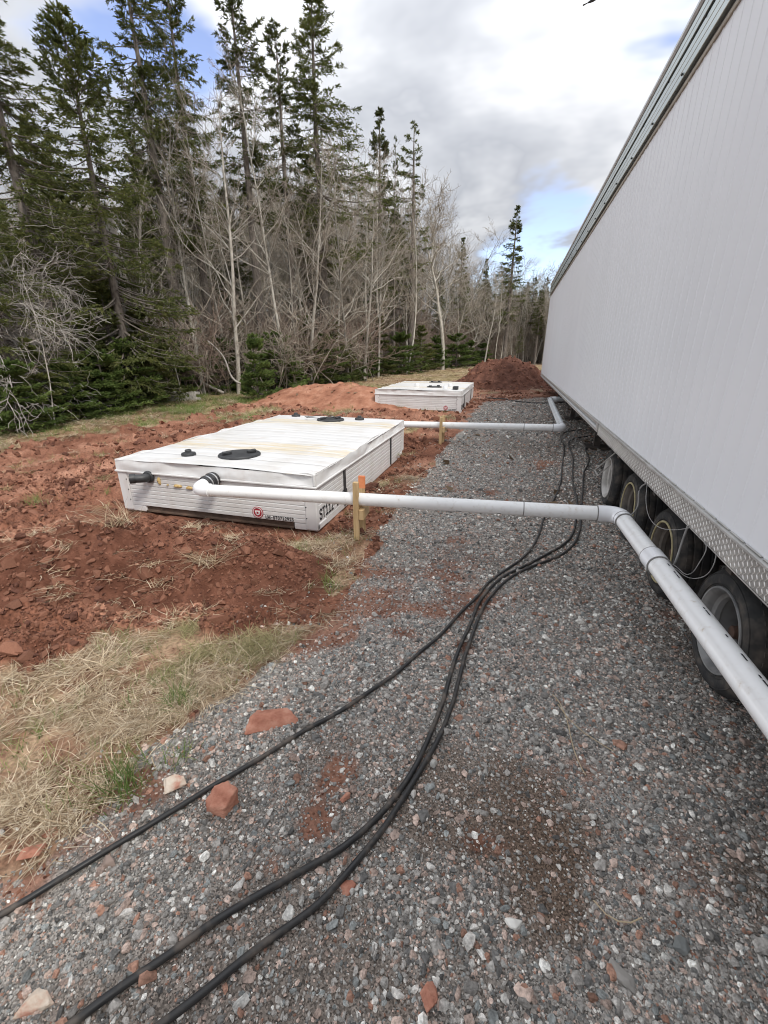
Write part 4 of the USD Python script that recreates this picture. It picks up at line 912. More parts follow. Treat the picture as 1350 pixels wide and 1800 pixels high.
def seen(x, y, z=0.0, m=0.06):
    """Keeps what stands within a generous view cone (a step to the side included)."""
    d = np.stack([x, y, np.full_like(x, z) - 1.7], -1)
    f = d @ FWD; r = d @ RIGHT; u = d @ UP
    return (f > 0.2) & (np.abs(r) < (0.894 + 0.35) * f + 0.25) & (np.abs(u) < (1.192 + 0.12) * f + 0.25)

def scatter_gravel():
    rs = np.random.RandomState(77)
    protos = []; wts = []
    for nm, c, wt in STONES:
        for k in range(3):
            protos.append((nm, stone_mesh(rs, 0.62, 17), nm, False)); wts.append(wt / 3)
    P, S = [], []
    for (ra, rb, dens, med, sg) in ((0.25, 1.6, 16000, 0.0046, 0.45), (0.25, 2.2, 1350, 0.0118, 0.36), (1.6, 2.8, 10500, 0.0058, 0.45), (2.2, 4.5, 600, 0.0140, 0.32), (2.8, 4.5, 5200, 0.0080, 0.42), (4.5, 8.0, 2100, 0.0122, 0.38), (8.0, 17, 420, 0.020, 0.35)):
        x0, x1 = -1.7, 3.2
        area = (x1 - x0) * (rb + 0.2)
        n = int(area * dens)
        x = rs.uniform(x0, x1, n); y = rs.uniform(-0.2, rb, n)
        r = np.hypot(x, y)
        k = (r >= ra) & (r < rb) & seen(x, y) & (x < 1.2 + 1.2 * (r > 1.5))
        x, y = x[k], y[k]
        g = inside('gravel', x, y, 0.16)
        dp = dirt_patch(x, y)
        p = np.stack([x, y, np.zeros_like(x)], -1)
        fines = sstep(0.52, 0.70, meshkit.fbm(p * 1.6 + 17, 4, 61))
        k = g & (rs.uniform(size=len(x)) > np.maximum(dp * 0.90, fines * (0.42 + 0.35 * np.exp(-((x - 0.35) / 0.6) ** 2 - ((y - 1.15) / 0.55) ** 2))))
        # a few strays outside the edge
        k |= (~g) & (x > -1.75) & (rs.uniform(size=len(x)) < 0.035)
        x, y = x[k], y[k]
        P.append(np.stack([x, y], 1)); S.append(np.clip(rs.lognormal(math.log(med), sg, len(x)), 0.0035, 0.045))
    P = np.vstack(P); S = np.concatenate(S)
    n = len(P)
    idx = rs.choice(len(protos), n, p=np.array(wts) / sum(wts))
    z = ground_z(P[:, 0], P[:, 1]) + S * rs.uniform(-0.05, 0.35, n)
    sc = S[:, None] * rs.uniform(0.8, 1.2, (n, 3))
    instancer('gravel', protos, np.column_stack([P, z]), idx, sc, quats(rs, n, 0.35))
    return n
N_GRAVEL = scatter_gravel()

def scatter_clods():
    rs = np.random.RandomState(78)
    protos = [('clod', stone_mesh(rs, 0.75, 14), 'red_clod', False) for _ in range(6)] + [('clod', stone_mesh(rs, 0.75, 14), 'dark_red_dirt', False) for _ in range(2)]
    P, S = [], []
    for (ra, rb, dens, med, sg) in ((0.6, 3.4, 4200, 0.0085, 0.50), (1.2, 5.0, 420, 0.019, 0.45), (3.4, 8.5, 800, 0.016, 0.55), (8.5, 24, 60, 0.036, 0.5)):
        x0, x1 = (-7, 1.0) if rb < 9 else (-12, 4)
        n = int((x1 - x0) * rb * dens)
        x = rs.uniform(x0, x1, n); y = rs.uniform(0, rb, n); r = np.hypot(x, y)
        k = (r >= ra) & (r < rb) & seen(x, y); x, y = x[k], y[k]
        g, d, gr = zones(x, y)
        pl = (pile1(x, y) > 0.02) | (pile3(x, y) > 0.05)
        p = np.stack([x, y, np.zeros_like(x)], -1)
        clump = sstep(0.40, 0.62, meshkit.fbm(p * 1.9, 4, 71))
        prob = np.where(pl, 0.85, d * (0.10 + 0.9 * clump) + gr * 0.05) * (1 - 0.9 * (pile2(x, y) > 0.03))
        prob = np.maximum(prob, g * dirt_patch(x, y) * 0.20)
        k = rs.uniform(size=len(x)) < prob
        P.append(np.stack([x[k], y[k]], 1)); S.append(np.minimum(np.clip(rs.lognormal(math.log(med), sg, k.sum()), 0.004, 0.12), np.where((g[k] > 0.5) | (gr[k] > 0.5), 0.010, 1.0)))
    P = np.vstack(P); S = np.concatenate(S); n = len(P)
    z = total_z(P[:, 0], P[:, 1]) + S * rs.uniform(-0.15, 0.3, n)
    keep = ~((P[:, 0] > -4.25) & (P[:, 0] < -1.72) & (P[:, 1] > 3.65) & (P[:, 1] < 7.45))
    P, S, z = P[keep], S[keep], z[keep]; n = len(P)
    instancer('soil_clods', protos, np.column_stack([P, z]), rs.randint(len(protos), size=n), S[:, None] * rs.uniform(0.75, 1.25, (n, 3)), quats(rs, n, 0.5))
    return n
N_CLOD = scatter_clods()

# ------------------------------------------------------------------ grass and straw
def blades(rs, n, ln, width, spread, flat, bend=0.6, segs=3):
    """A tuft of n thin bent blades; flat 0 = upright, 1 = lying."""
    V, Fc = [], []
    for k in range(n):
        a = rs.uniform(0, 2 * math.pi); d = np.array([math.cos(a), math.sin(a), 0]); side = np.array([-d[1], d[0], 0])
        el = (1 - flat) * rs.uniform(0.9, 1.45) + flat * rs.uniform(0.0, 0.30)
        L = ln * rs.uniform(0.5, 1.3); b = rs.uniform(0.3, 1.0) * bend; turn = rs.normal(0, 0.5) * flat
        p = np.array([rs.normal(0, spread), rs.normal(0, spread), rs.uniform(0, 0.012) if flat > 0.5 else 0.0])
        s0 = len(V); w = width * rs.uniform(0.6, 1.3)
        for s in range(segs + 1):
            t = s / segs
            ww = w * (1 - 0.85 * t)
            V.append(p - side * ww / 2); V.append(p + side * ww / 2)
            e = el - b * t
            dd = d * math.cos(turn * t) + side * math.sin(turn * t)
            p = p + (dd * math.cos(e) + np.array([0, 0, math.sin(e)])) * L / segs
            if flat > 0.5:
                p[2] = max(p[2], 0.002)
        for s in range(segs):
            i = s0 + 2 * s
            Fc += [[i, i + 1, i + 3], [i, i + 3, i + 2]]
    return trimesh.Trimesh(np.array(V), np.array(Fc), process=False)
def scatter_straw():
    rs = np.random.RandomState(81)
    protos = [('straw_mat', blades(rs, 26, 0.115, 0.0033, 0.034, 1.0, 0.15, 3), 'straw', False) for _ in range(4)]
    protos += [('straw_tuft', blades(rs, 22, 0.085, 0.0032, 0.022, 0.75, 0.9, 4), 'straw', False) for _ in range(2)]
    protos += [('straw_mat', blades(rs, 26, 0.11, 0.0032, 0.035, 0.9, 0.5, 3), 'olive_grass', False) for _ in range(2)]
    P, S, I = [], [], []
    for (ra, rb, dens, sc) in ((0.4, 2.4, 620, 1.0), (2.4, 5.0, 330, 1.15), (5.0, 11.0, 110, 1.6), (11, 22, 42, 2.1), (22, 45, 5, 3.4)):
        x0, x1 = -16, 3
        n = int((x1 - x0) * rb * dens)
        x = rs.uniform(x0, x1, n); y = rs.uniform(-0.2, rb, n); r = np.hypot(x, y)
        k = (r >= ra) & (r < rb) & seen(x, y); x, y = x[k], y[k]
        g, d, gr = zones(x, y)
        p = np.stack([x, y, np.zeros_like(x)], -1)
        cl = meshkit.fbm(p * 1.4, 4, 82)
        cl2 = meshkit.fbm(p * 5.0, 3, 83)
        onpile = pile1(x, y) > 0.0
        prob = gr * (0.06 + 0.94 * sstep(0.46, 0.56, cl * 0.45 + cl2 * 0.55)) + d * 0.10 * sstep(0.52, 0.66, cl2) + onpile * 0.30 * sstep(0.58, 0.66, cl2)
        prob = np.where(onpile, np.minimum(prob, 0.35 * sstep(0.56, 0.64, cl2)), prob) * (pile2(x, y) < 0.02) * (pile3(x, y) < 0.02)
        k = rs.uniform(size=len(x)) < prob
        x, y = x[k], y[k]
        if not len(x): continue
        green = meshkit.fbm(np.stack([x, y, np.zeros_like(x)], -1) * 1.1 + 40, 3, 85) + 0.10 * (y > 6)
        u = rs.uniform(size=len(x))
        idx = np.where(u < 0.86, rs.randint(0, 4, len(x)), rs.randint(4, 6, len(x)))
        idx = np.where((green > 0.66) & (u < 0.6), rs.randint(6, 8, len(x)), idx)
        P.append(np.stack([x, y], 1)); S.append(np.full(len(x), sc) * rs.uniform(0.7, 1.3, len(x))); I.append(idx)
    P = np.vstack(P); S = np.concatenate(S); I = np.concatenate(I); n = len(P)
    keep = ~((P[:, 0] > -4.25) & (P[:, 0] < -1.72) & (P[:, 1] > 3.62) & (P[:, 1] < 7.45)); P, S, I = P[keep], S[keep], I[keep]; n = len(P)
    z = total_z(P[:, 0], P[:, 1]) + 0.004
    instancer('dry_grass', protos, np.column_stack([P, z]), I, np.repeat(S[:, None], 3, 1), quats(rs, n, 0.10), tint={'straw_mat': (8, 0), 'straw_tuft': (10, 0)})
    # green grass: thin scatter of fresh blades
    protos = [('grass_blades', blades(rs, 14, 0.075, 0.0030, 0.018, 0.15, 0.8, 3), 'green_grass', False) for _ in range(3)]
    n = 60000
    x = rs.uniform(-14, 0, n); y = rs.uniform(0, 16, n)
    k = seen(x, y) & (np.hypot(x, y) > 0.7); x, y = x[k], y[k]
    g, d, gr = zones(x, y)
    p = np.stack([x, y, np.zeros_like(x)], -1)
    c = meshkit.fbm(p * 1.0 + 12, 4, 91)
    k = rs.uniform(size=len(x)) < (gr * np.maximum(sstep(0.53, 0.66, c), 0.15 * (y > 5)) * np.where(y > 6, 0.6, 0.30) + d * 0.03 * sstep(0.6, 0.7, c))
    x, y = x[k], y[k]; n = len(x)
    s = np.interp(np.hypot(x, y), [1, 5, 15], [0.7, 1.1, 1.6]) * rs.uniform(0.7, 1.3, n)
    instancer('grass', protos, np.column_stack([x, y, total_z(x, y)]), rs.randint(3, size=n), np.repeat(s[:, None], 3, 1), quats(rs, n, 0.15), tint={'grass_blades': (8, 0)})
    return len(P), n
N_STRAW = scatter_straw()
def tuft(label, x, y, n, ln, spread, mtl, seed, flat=0.15, width=0.0035, name='grass_tuft'):
    rs = np.random.RandomState(seed)
    m = blades(rs, n, ln, width, spread, flat, 0.9, 4)
    z = float(total_z(np.array([x]), np.array([y]))[0])
    m.apply_translation([x, y, z])
    tag(obj(name, m, mtl, tint=(10, 0)), label, 'straw tuft' if name == 'straw_tuft' else 'grass tuft')
tuft('lush green grass tuft at the gravel edge beside the pale cream stone', -1.40, 0.93, 190, 0.13, 0.06, 'green_grass', 1)
tuft('bright upright green grass tuft in the straw at the edge of the gravel', -1.50, 1.38, 80, 0.12, 0.03, 'green_grass', 2)
tuft('green grass tuft right of the dirt heap, in front of the stake', -1.20, 2.68, 70, 0.12, 0.035, 'green_grass', 3)
tuft('olive grass tuft at the foot of the dirt heap beside the gravel', -1.38, 1.86, 110, 0.11, 0.07, 'olive_grass', 4, 0.35)
tuft('small green grass tuft low in the straw right of the lush tuft', -1.27, 1.10, 60, 0.075, 0.035, 'green_grass', 5)
tuft('green grass tuft at the left edge on the red soil before the nearer tank', -5.1, 3.35, 70, 0.13, 0.06, 'green_grass', 6)
tuft('small green sprout patch on the red soil left of the dirt heap', -4.19, 2.58, 50, 0.09, 0.07, 'green_grass', 7)
tuft('bleached straw tuft sticking out of the right side of the dirt heap', -2.02, 2.36, 110, 0.25, 0.05, 'straw', 8, 0.6, 0.0045, 'straw_tuft')
tuft('bleached straw tuft near the top of the dirt heap', -2.75, 2.33, 110, 0.22, 0.045, 'straw', 9, 0.5, 0.0045, 'straw_tuft')
tuft('long trailing straw tuft on the left shoulder of the dirt heap', -3.35, 2.10, 90, 0.26, 0.08, 'straw', 10, 0.75, 0.0045, 'straw_tuft')
tuft('thin straw tuft low on the front of the dirt heap', -2.28, 2.14, 60, 0.17, 0.05, 'straw', 15, 0.7, 0.004, 'straw_tuft')
tuft('straw wisp behind the crest of the dirt heap before the emblem of the nearer tank', -2.15, 3.12, 120, 0.16, 0.12, 'straw', 16, 0.7, 0.004, 'straw_tuft')
tuft('straw tuft beside the wooden stake at the edge of the pit', -1.40, 3.22, 120, 0.11, 0.07, 'straw', 12, 0.5, 0.0035, 'straw_tuft')
tuft('dark green tuft at the left picture edge in the straw', -2.02, 0.97, 50, 0.06, 0.04, 'green_grass', 13)
# loose stalks on the gravel
for k, (lab, pts) in enumerate((('pale broken grass stalk lying on the gravel right of the hoses', [(0.36, 1.95), (0.42, 1.72), (0.43, 1.60), (0.46, 1.5)]), ('short straw stalk across the pale one on the right gravel', [(0.38, 1.88), (0.50, 1.72), (0.60, 1.66)]), ('tan straw stalk in the foreground gravel at lower right', [(0.42, 1.03), (0.48, 0.99), (0.56, 1.02)]))):
    p = np.array(pts); c = spline(np.column_stack([p, np.zeros(len(p))]), 0.03); c[:, 2] = ground_z(c[:, 0], c[:, 1]) + 0.016
    tag(obj('stalk', tube(c, 0.0022, 5), 'straw', tint=(99999, 0) if False else np.full((len(c) * 5 + 2, 3), 0.7)), lab, 'stalk')

# ------------------------------------------------------------------ trees
def tubes(lines, radii, sides):
    """Many polylines (n, k, 3) with radii (n, k) as one mesh."""
    L = np.asarray(lines, float); r = np.asarray(radii, float)
    n, k, _ = L.shape
    t = np.gradient(L, axis=1); t /= np.linalg.norm(t, axis=2, keepdims=True) + 1e-9
    ref = np.where(np.abs(t[..., 2:]) < 0.8, np.array([0, 0, 1.0]), np.array([1.0, 0, 0]))
    a = np.cross(t, ref); a /= np.linalg.norm(a, axis=2, keepdims=True) + 1e-9
    b = np.cross(t, a)
    ang = np.arange(sides) * 2 * math.pi / sides
    v = L[:, :, None] + r[:, :, None, None] * (np.cos(ang)[:, None] * a[:, :, None] + np.sin(ang)[:, None] * b[:, :, None])
    q, i, j = np.meshgrid(np.arange(n), np.arange(k - 1), np.arange(sides), indexing='ij')
    o = q * k * sides
    A = o + i * sides + j; B = o + i * sides + (j + 1) % sides
    f = np.stack([A, B, B + sides, A + sides], -1).reshape(-1, 4)
    return v.reshape(-1, 3), np.vstack([f[:, [0, 1, 2]], f[:, [0, 2, 3]]])
def merge(parts):
    V, Fc, o = [], [], 0
    for v, f in parts:
        V.append(v); Fc.append(f + o); o += len(v)
    return trimesh.Trimesh(np.vstack(V), np.vstack(Fc), process=False)
def sprigs(P, D, ln, w, rs):
    """Needle sprays: two crossed slim lozenges each."""
    n = len(P)
    D = D / (np.linalg.norm(D, axis=1, keepdims=True) + 1e-9)
    A = np.cross(D, rs.normal(size=(n, 3))); A /= np.linalg.norm(A, axis=1, keepdims=True) + 1e-9
    B = np.cross(D, A)
    L = ln * rs.uniform(0.6, 1.3, (n, 1)); W = w * rs.uniform(0.7, 1.3, (n, 1))
    mid = P + D * L * 0.45
    v = np.stack([P, P + D * L, mid + A * W, mid - A * W, mid + B * W, mid - B * W], 1).reshape(-1, 3)
    o = np.arange(n)[:, None] * 6
    f = np.concatenate([o + np.array([0, 2, 1]), o + np.array([0, 1, 3]), o + np.array([0, 4, 1]), o + np.array([0, 1, 5])])
    return v, f
def grow(rs, base, dirs, length, k, wander, up):
    """Polylines from base points along dirs with wander and an upward (or drooping) tendency."""
    n = len(base); P = np.zeros((n, k, 3)); P[:, 0] = base
    d = dirs / (np.linalg.norm(dirs, axis=1, keepdims=True) + 1e-9)
    st = (np.broadcast_to(length, (n,)) / (k - 1))[:, None]
    for i in range(1, k):
        d = d + rs.normal(0, wander, (n, 3)) + np.array([0, 0, 1.0]) * up
        d /= np.linalg.norm(d, axis=1, keepdims=True)
        P[:, i] = P[:, i - 1] + d * st
    return P
def at_t(L, idx, t):
    k = L.shape[1]; s = np.clip(t * (k - 1), 0, k - 1.001); i = s.astype(int); f = (s - i)[:, None]
    p = L[idx, i] * (1 - f) + L[idx, i + 1] * f
    return p, L[idx, i + 1] - L[idx, i]
def spruce_parts(seed, h, crown0, rmax, dens=1.0, shape=0.85, droop=0.35, ln=0.14, w=0.0155, bare=0.0, lean=0.0, gaps=0.0, dead=26, bushy=False):
    rs = np.random.RandomState(seed)
    k = 12
    zz = np.linspace(0, 1, k)
    ph = rs.uniform(0, 6.28)
    tr = np.stack([lean * h * zz ** 1.5 * math.cos(ph) + np.cumsum(rs.normal(0, 0.012, k)), lean * h * zz ** 1.5 * math.sin(ph) + np.cumsum(rs.normal(0, 0.012, k)), h * zz], 1); tr[0, :2] = 0
    r0 = 0.0135 * h + 0.02
    trunk = tubes(tr[None], (r0 * (1 - zz) ** 0.85 + 0.008)[None], 9)
    nb = int(h * (1 - crown0) * (20 if bushy else 14.0) * dens)
    hz = crown0 + (1 - crown0) * rs.uniform(0, 1, nb) ** 0.95
    whorl = np.round(hz * h / 0.42) * 0.42 / h
    hz = np.clip(np.where(rs.uniform(size=nb) < 0.7, whorl + rs.normal(0, 0.006, nb), hz), crown0 * 0.9, 0.99)
    az = rs.uniform(0, 2 * math.pi, nb)
    side = 1 + 0.30 * np.sin(az * 1 + rs.uniform(0, 6.28)) * 1.0 + rs.normal(0, 0.13, nb)
    t_ = (hz - crown0) / (1 - crown0)
    prof = (1 - t_) ** shape * (0.55 + 0.45 * sstep(0, 0.25, t_)) if not bushy else (1 - t_) ** shape * (0.75 + 0.25 * sstep(0, 0.15, t_))
    L = np.clip(rmax * prof * side, 0.12, None)
    if gaps:
        L *= np.where(meshkit.noise(np.stack([np.cos(az) * 1.2, np.sin(az) * 1.2, hz * h * 0.9], 1) + seed, seed) < gaps, 0.45, 1.0)
    kb = 7
    base = np.stack([np.interp(hz, zz, tr[:, 0]), np.interp(hz, zz, tr[:, 1]), hz * h], 1)
    s = np.linspace(0, 1, kb)[None]
    a0 = np.where(t_ > 0.75, 0.55, 0.05 - droop * (1 - t_))[:, None]
    rise = a0 * s * L[:, None] + (0.20 - 0.25 * droop) * s ** 2.2 * L[:, None] - (0.30 * droop) * (np.sin(np.pi * s)) * L[:, None] * 0.5
    wob = np.cumsum(rs.normal(0, 0.03, (nb, kb)), 1) * s
    B = np.stack([base[:, :1] + np.cos(az[:, None] + wob) * s * L[:, None], base[:, 1:2] + np.sin(az[:, None] + wob) * s * L[:, None], base[:, 2:] + rise], -1)
    limb = tubes(B, (np.clip(0.010 + 0.010 * L, 0.006, 0.04))[:, None] * (1 - 0.85 * s), 4)
    # branchlets along each limb
    m = int(np.clip(10 * dens, 6, 13))
    idx = np.repeat(np.arange(nb), m)
    cnt = rs.uniform(0, 1, len(idx)) < np.clip(L[idx] / (0.45 * rmax) + 0.15, 0.25, 1)
    idx = idx[cnt]
    tt = 0.12 + 0.88 * rs.uniform(0, 1, len(idx)) ** 0.8
    p, d = at_t(B, idx, tt)
    d /= np.linalg.norm(d, axis=1, keepdims=True) + 1e-9
    sd = np.cross(d, [0, 0, 1.0]) * np.where(rs.uniform(size=len(idx)) < 0.5, -1, 1)[:, None]
    dd = d * 0.75 + sd * rs.uniform(0.3, 1.0, (len(idx), 1)) + np.array([0, 0, -1.0]) * rs.uniform(-0.05, 0.45, (len(idx), 1)) * (1 if not bushy else 0.2)
    bl = np.clip(L[idx] * 0.36 * (1.15 - tt) + 0.12, 0.10, 0.65) * rs.uniform(0.6, 1.3, len(idx))
    C = grow(rs, p, dd, bl, 4, 0.10, -0.05 if not bushy else 0.05)
    # needle sprays along limbs' outer part and along the branchlets
    ns = 11
    j = np.repeat(np.arange(len(idx)), ns); u = rs.uniform(0.05, 1, len(j))
    pp, d2 = at_t(C, j, u)
    d2 = d2 / (np.linalg.norm(d2, axis=1, keepdims=True) + 1e-9) + rs.normal(0, 0.42, d2.shape)
    j2 = np.repeat(np.arange(nb), 18); u2 = 0.35 + 0.65 * rs.uniform(0, 1, len(j2)) ** 0.7
    p2, d3 = at_t(B, j2, u2); d3 = d3 / (np.linalg.norm(d3, axis=1, keepdims=True) + 1e-9) + rs.normal(0, 0.5, d3.shape)
    top = tr[-1] - np.array([0, 0, 1.0]) * rs.uniform(0, 0.5, (14, 1)); dt = rs.normal(0, 0.4, (14, 3)) + np.array([0, 0, 1.0])
    fol = sprigs(np.vstack([pp, p2, top]), np.vstack([d2, d3, dt]), ln, w, rs)
    # dead lower limbs
    nd = dead
    hd = rs.uniform(0.06, max(crown0 * 1.05, 0.1), nd); ad = rs.uniform(0, 6.28, nd)
    bd = np.stack([np.interp(hd, zz, tr[:, 0]), np.interp(hd, zz, tr[:, 1]), hd * h], 1)
    Dd = grow(rs, bd, np.stack([np.cos(ad), np.sin(ad), rs.uniform(-0.35, 0.15, nd)], 1), rs.uniform(0.3, 1.0, nd) * rmax * 0.8, 6, 0.12, -0.03)
    dl = tubes(Dd, np.full((nd, 6), 0.010) * np.linspace(1, 0.3, 6), 3)
    i3 = np.repeat(np.arange(nd), 4); p3, d4 = at_t(Dd, i3, rs.uniform(0.2, 1, len(i3)))
    tw = grow(rs, p3, d4 / (np.linalg.norm(d4, axis=1, keepdims=True) + 1e-9) + rs.normal(0, 0.7, d4.shape), rs.uniform(0.15, 0.5, len(i3)), 4, 0.2, -0.04)
    dl2 = tubes(tw, np.full((len(i3), 4), 0.005), 3)
    return merge([trunk]), merge([limb] + ([dl, dl2] if nd else [])), merge([fol])
def spruce_form(name, needles='spruce_needles', **kw):
    f = form(name)
    a, b, c = spruce_parts(**kw)
    obj('trunk', a, 'spruce_bark', f, smooth=True); tag(obj('branches', b, 'spruce_bark', f), kind='stuff'); tag(obj('crown', c, needles, f, tint=(6, 0.45)), kind='stuff')
    return f
def bare_parts(seed, h, r0, n1=26, lean=0.05, spread=0.5, n2=6, n3=4, start=0.25, wander=0.09, twig=0.0055, up=0.05, l1=0.30):
    rs = np.random.RandomState(seed)
    k = 14
    d0 = np.array([[rs.normal(0, lean), rs.normal(0, lean), 1.0]])
    T = grow(rs, np.zeros((1, 3)), d0, np.array([h]), k, 0.045, 0.03)
    zz = np.linspace(0, 1, k)
    trunk = tubes(T, (r0 * (1 - 0.93 * zz))[None], 8)
    t1 = start + (1 - start) * rs.uniform(0, 1, n1) ** 0.9
    p, d = at_t(T, np.zeros(n1, int), t1)
    az = rs.uniform(0, 6.28, n1)
    dd = np.stack([np.cos(az), np.sin(az), np.full(n1, 0.0)], 1) * spread * 1.5 + d / np.linalg.norm(d, axis=1, keepdims=True) * rs.uniform(0.35, 1.0, (n1, 1))
    L1 = h * l1 * (1.15 - 0.75 * (t1 - start) / (1 - start)) * rs.uniform(0.5, 1.3, n1)
    B1 = grow(rs, p, dd, L1, 8, wander * 1.6, up)
    r1 = np.clip(r0 * 0.42 * (1.05 - t1), 0.008, None)
    i2 = np.repeat(np.arange(n1), n2); t2 = rs.uniform(0.2, 1.0, len(i2))
    p2, d2 = at_t(B1, i2, t2); d2 /= np.linalg.norm(d2, axis=1, keepdims=True)
    L2 = L1[i2] * 0.45 * rs.uniform(0.4, 1.2, len(i2)) * (1.2 - 0.6 * t2)
    B2 = grow(rs, p2, d2 + rs.normal(0, 0.55, d2.shape), L2, 6, wander * 2, up)
    i3 = np.repeat(np.arange(len(i2)), n3); t3 = rs.uniform(0.15, 1.0, len(i3))
    p3, d3 = at_t(B2, i3, t3); d3 /= np.linalg.norm(d3, axis=1, keepdims=True)
    L3 = np.clip(L2[i3] * 0.6 * rs.uniform(0.4, 1.3, len(i3)), 0.08, 0.8)
    B3 = grow(rs, p3, d3 + rs.normal(0, 0.55, d3.shape), L3, 4, wander * 2.4, up)
    s8, s6 = np.linspace(1, 0.3, 8), np.linspace(1, 0.5, 6)
    return merge([trunk]), merge([tubes(B1, r1[:, None] * s8, 5)]), merge([tubes(B2, np.clip(r1[i2] * 0.45, twig * 1.15, None)[:, None] * s6, 3), tubes(B3, np.full((len(i3), 4), twig) * np.linspace(1, 0.6, 4), 3)])
def bare_form(name, bark='grey_bark', twigm='twig_bark', **kw):
    f = form(name)
    a, b, c = bare_parts(**kw)
    obj('trunk', a, bark, f, smooth=True); tag(obj('limbs', b, bark, f), kind='stuff'); tag(obj('twigs', c, twigm, f), kind='stuff')
    return f
def thicket_form(name, seed, h, n, spread, bark='red_twig'):
    rs = np.random.RandomState(seed)
    f = form(name)
    b = np.column_stack([rs.normal(0, spread, (n, 2)), np.zeros(n)])
    S = grow(rs, b, np.column_stack([rs.normal(0, 0.30, (n, 2)), np.ones(n)]), h * rs.uniform(0.5, 1.1, n), 8, 0.10, 0.04)
    i2 = np.repeat(np.arange(n), 7); p, d = at_t(S, i2, rs.uniform(0.2, 1, len(i2))); d /= np.linalg.norm(d, axis=1, keepdims=True)
    B = grow(rs, p, d + rs.normal(0, 0.5, d.shape), h * rs.uniform(0.12, 0.4, len(i2)), 6, 0.16, 0.03)
    i3 = np.repeat(np.arange(len(i2)), 3); p3, d3 = at_t(B, i3, rs.uniform(0.2, 1, len(i3))); d3 /= np.linalg.norm(d3, axis=1, keepdims=True)
    C = grow(rs, p3, d3 + rs.normal(0, 0.6, d3.shape), h * rs.uniform(0.06, 0.2, len(i3)), 4, 0.2, 0.03)
    tag(obj('stems', merge([tubes(S, np.full((n, 8), 0.012) * np.linspace(1, 0.4, 8), 4)]), bark, f), kind='stuff')
    tag(obj('twigs', merge([tubes(B, np.full((len(i2), 6), 0.006), 3), tubes(C, np.full((len(i3), 4), 0.0042), 3)]), bark, f), kind='stuff')
    return f

SPR = {
 'full': spruce_form('spruce_full', seed=1, h=14.0, crown0=0.06, rmax=2.7, dens=1.3, shape=0.72, droop=0.42, gaps=0.30, dead=18),
 'lush': spruce_form('spruce_lush', seed=7, h=14.0, crown0=0.04, rmax=3.3, dens=1.5, shape=0.70, droop=0.45, gaps=0.22, dead=10, ln=0.15, w=0.019),
 'tall': spruce_form('spruce_tall', seed=2, h=16.0, crown0=0.40, rmax=2.1, dens=1.2, shape=0.55, droop=0.40, gaps=0.36, dead=46),
 'thin': spruce_form('spruce_thin', seed=3, h=16.0, crown0=0.45, rmax=1.5, dens=1.0, shape=0.5, droop=0.35, gaps=0.42, dead=50),
 'dense': spruce_form('spruce_dense', seed=4, h=18.0, crown0=0.36, rmax=2.9, dens=1.4, shape=0.85, droop=0.40, gaps=0.30, dead=40),
 'spire': spruce_form('spruce_spire', seed=5, h=15.0, crown0=0.30, rmax=1.9, dens=1.1, shape=0.9, droop=0.38, gaps=0.28, dead=40),
 'sparse': spruce_form('spruce_sparse', seed=6, h=15.0, crown0=0.35, rmax=1.9, dens=0.65, shape=0.8, droop=0.30, gaps=0.40, dead=40),
}
YNG = [spruce_form('young_spruce_a', 'young_needles', seed=21, h=3.0, crown0=0.02, rmax=1.15, dens=2.0, shape=0.75, droop=0.12, ln=0.115, w=0.017, dead=0, bushy=True, gaps=0.25),
       spruce_form('young_spruce_b', 'young_needles', seed=22, h=2.6, crown0=0.02, rmax=1.25, dens=2.1, shape=0.6, droop=0.15, ln=0.115, w=0.017, dead=0, bushy=True, gaps=0.3),
       spruce_form('young_spruce_c', 'spruce_needles', seed=23, h=4.2, crown0=0.03, rmax=1.35, dens=1.5, shape=0.8, droop=0.2, ln=0.12, w=0.017, dead=0, bushy=True, gaps=0.3)]
BARE = [bare_form('bare_tree_a', seed=31, h=9.0, r0=0.085, n1=30, start=0.22, spread=0.55),
        bare_form('bare_tree_b', seed=32, h=10.0, r0=0.075, n1=26, start=0.35, spread=0.38, lean=0.04),
        bare_form('bare_tree_c', seed=33, h=8.0, r0=0.07, n1=34, start=0.15, spread=0.7, lean=0.12),
        bare_form('bare_tree_d', seed=34, h=11.0, r0=0.09, n1=30, start=0.4, spread=0.45, lean=0.03),
        bare_form('bare_tree_e', seed=35, h=7.0, r0=0.05, n1=24, start=0.2, spread=0.5, lean=0.15),
        bare_form('bare_tree_f', seed=36, h=9.5, r0=0.06, n1=22, start=0.3, spread=0.3, lean=0.08)]
WIDE = bare_form('bare_wide', seed=41, h=10.0, r0=0.12, n1=36, n2=8, n3=5, start=0.32, spread=0.75, up=0.07, l1=0.42, twig=0.009)
SAPL = bare_form('bare_sapling', seed=42, h=4.5, r0=0.022, n1=12, n2=3, n3=2, start=0.35, spread=0.4, l1=0.22, twig=0.004)
THK = [thicket_form('thicket_a', 51, 3.0, 26, 0.55), thicket_form('thicket_b', 52, 2.2, 30, 0.7, 'twig_bark')]

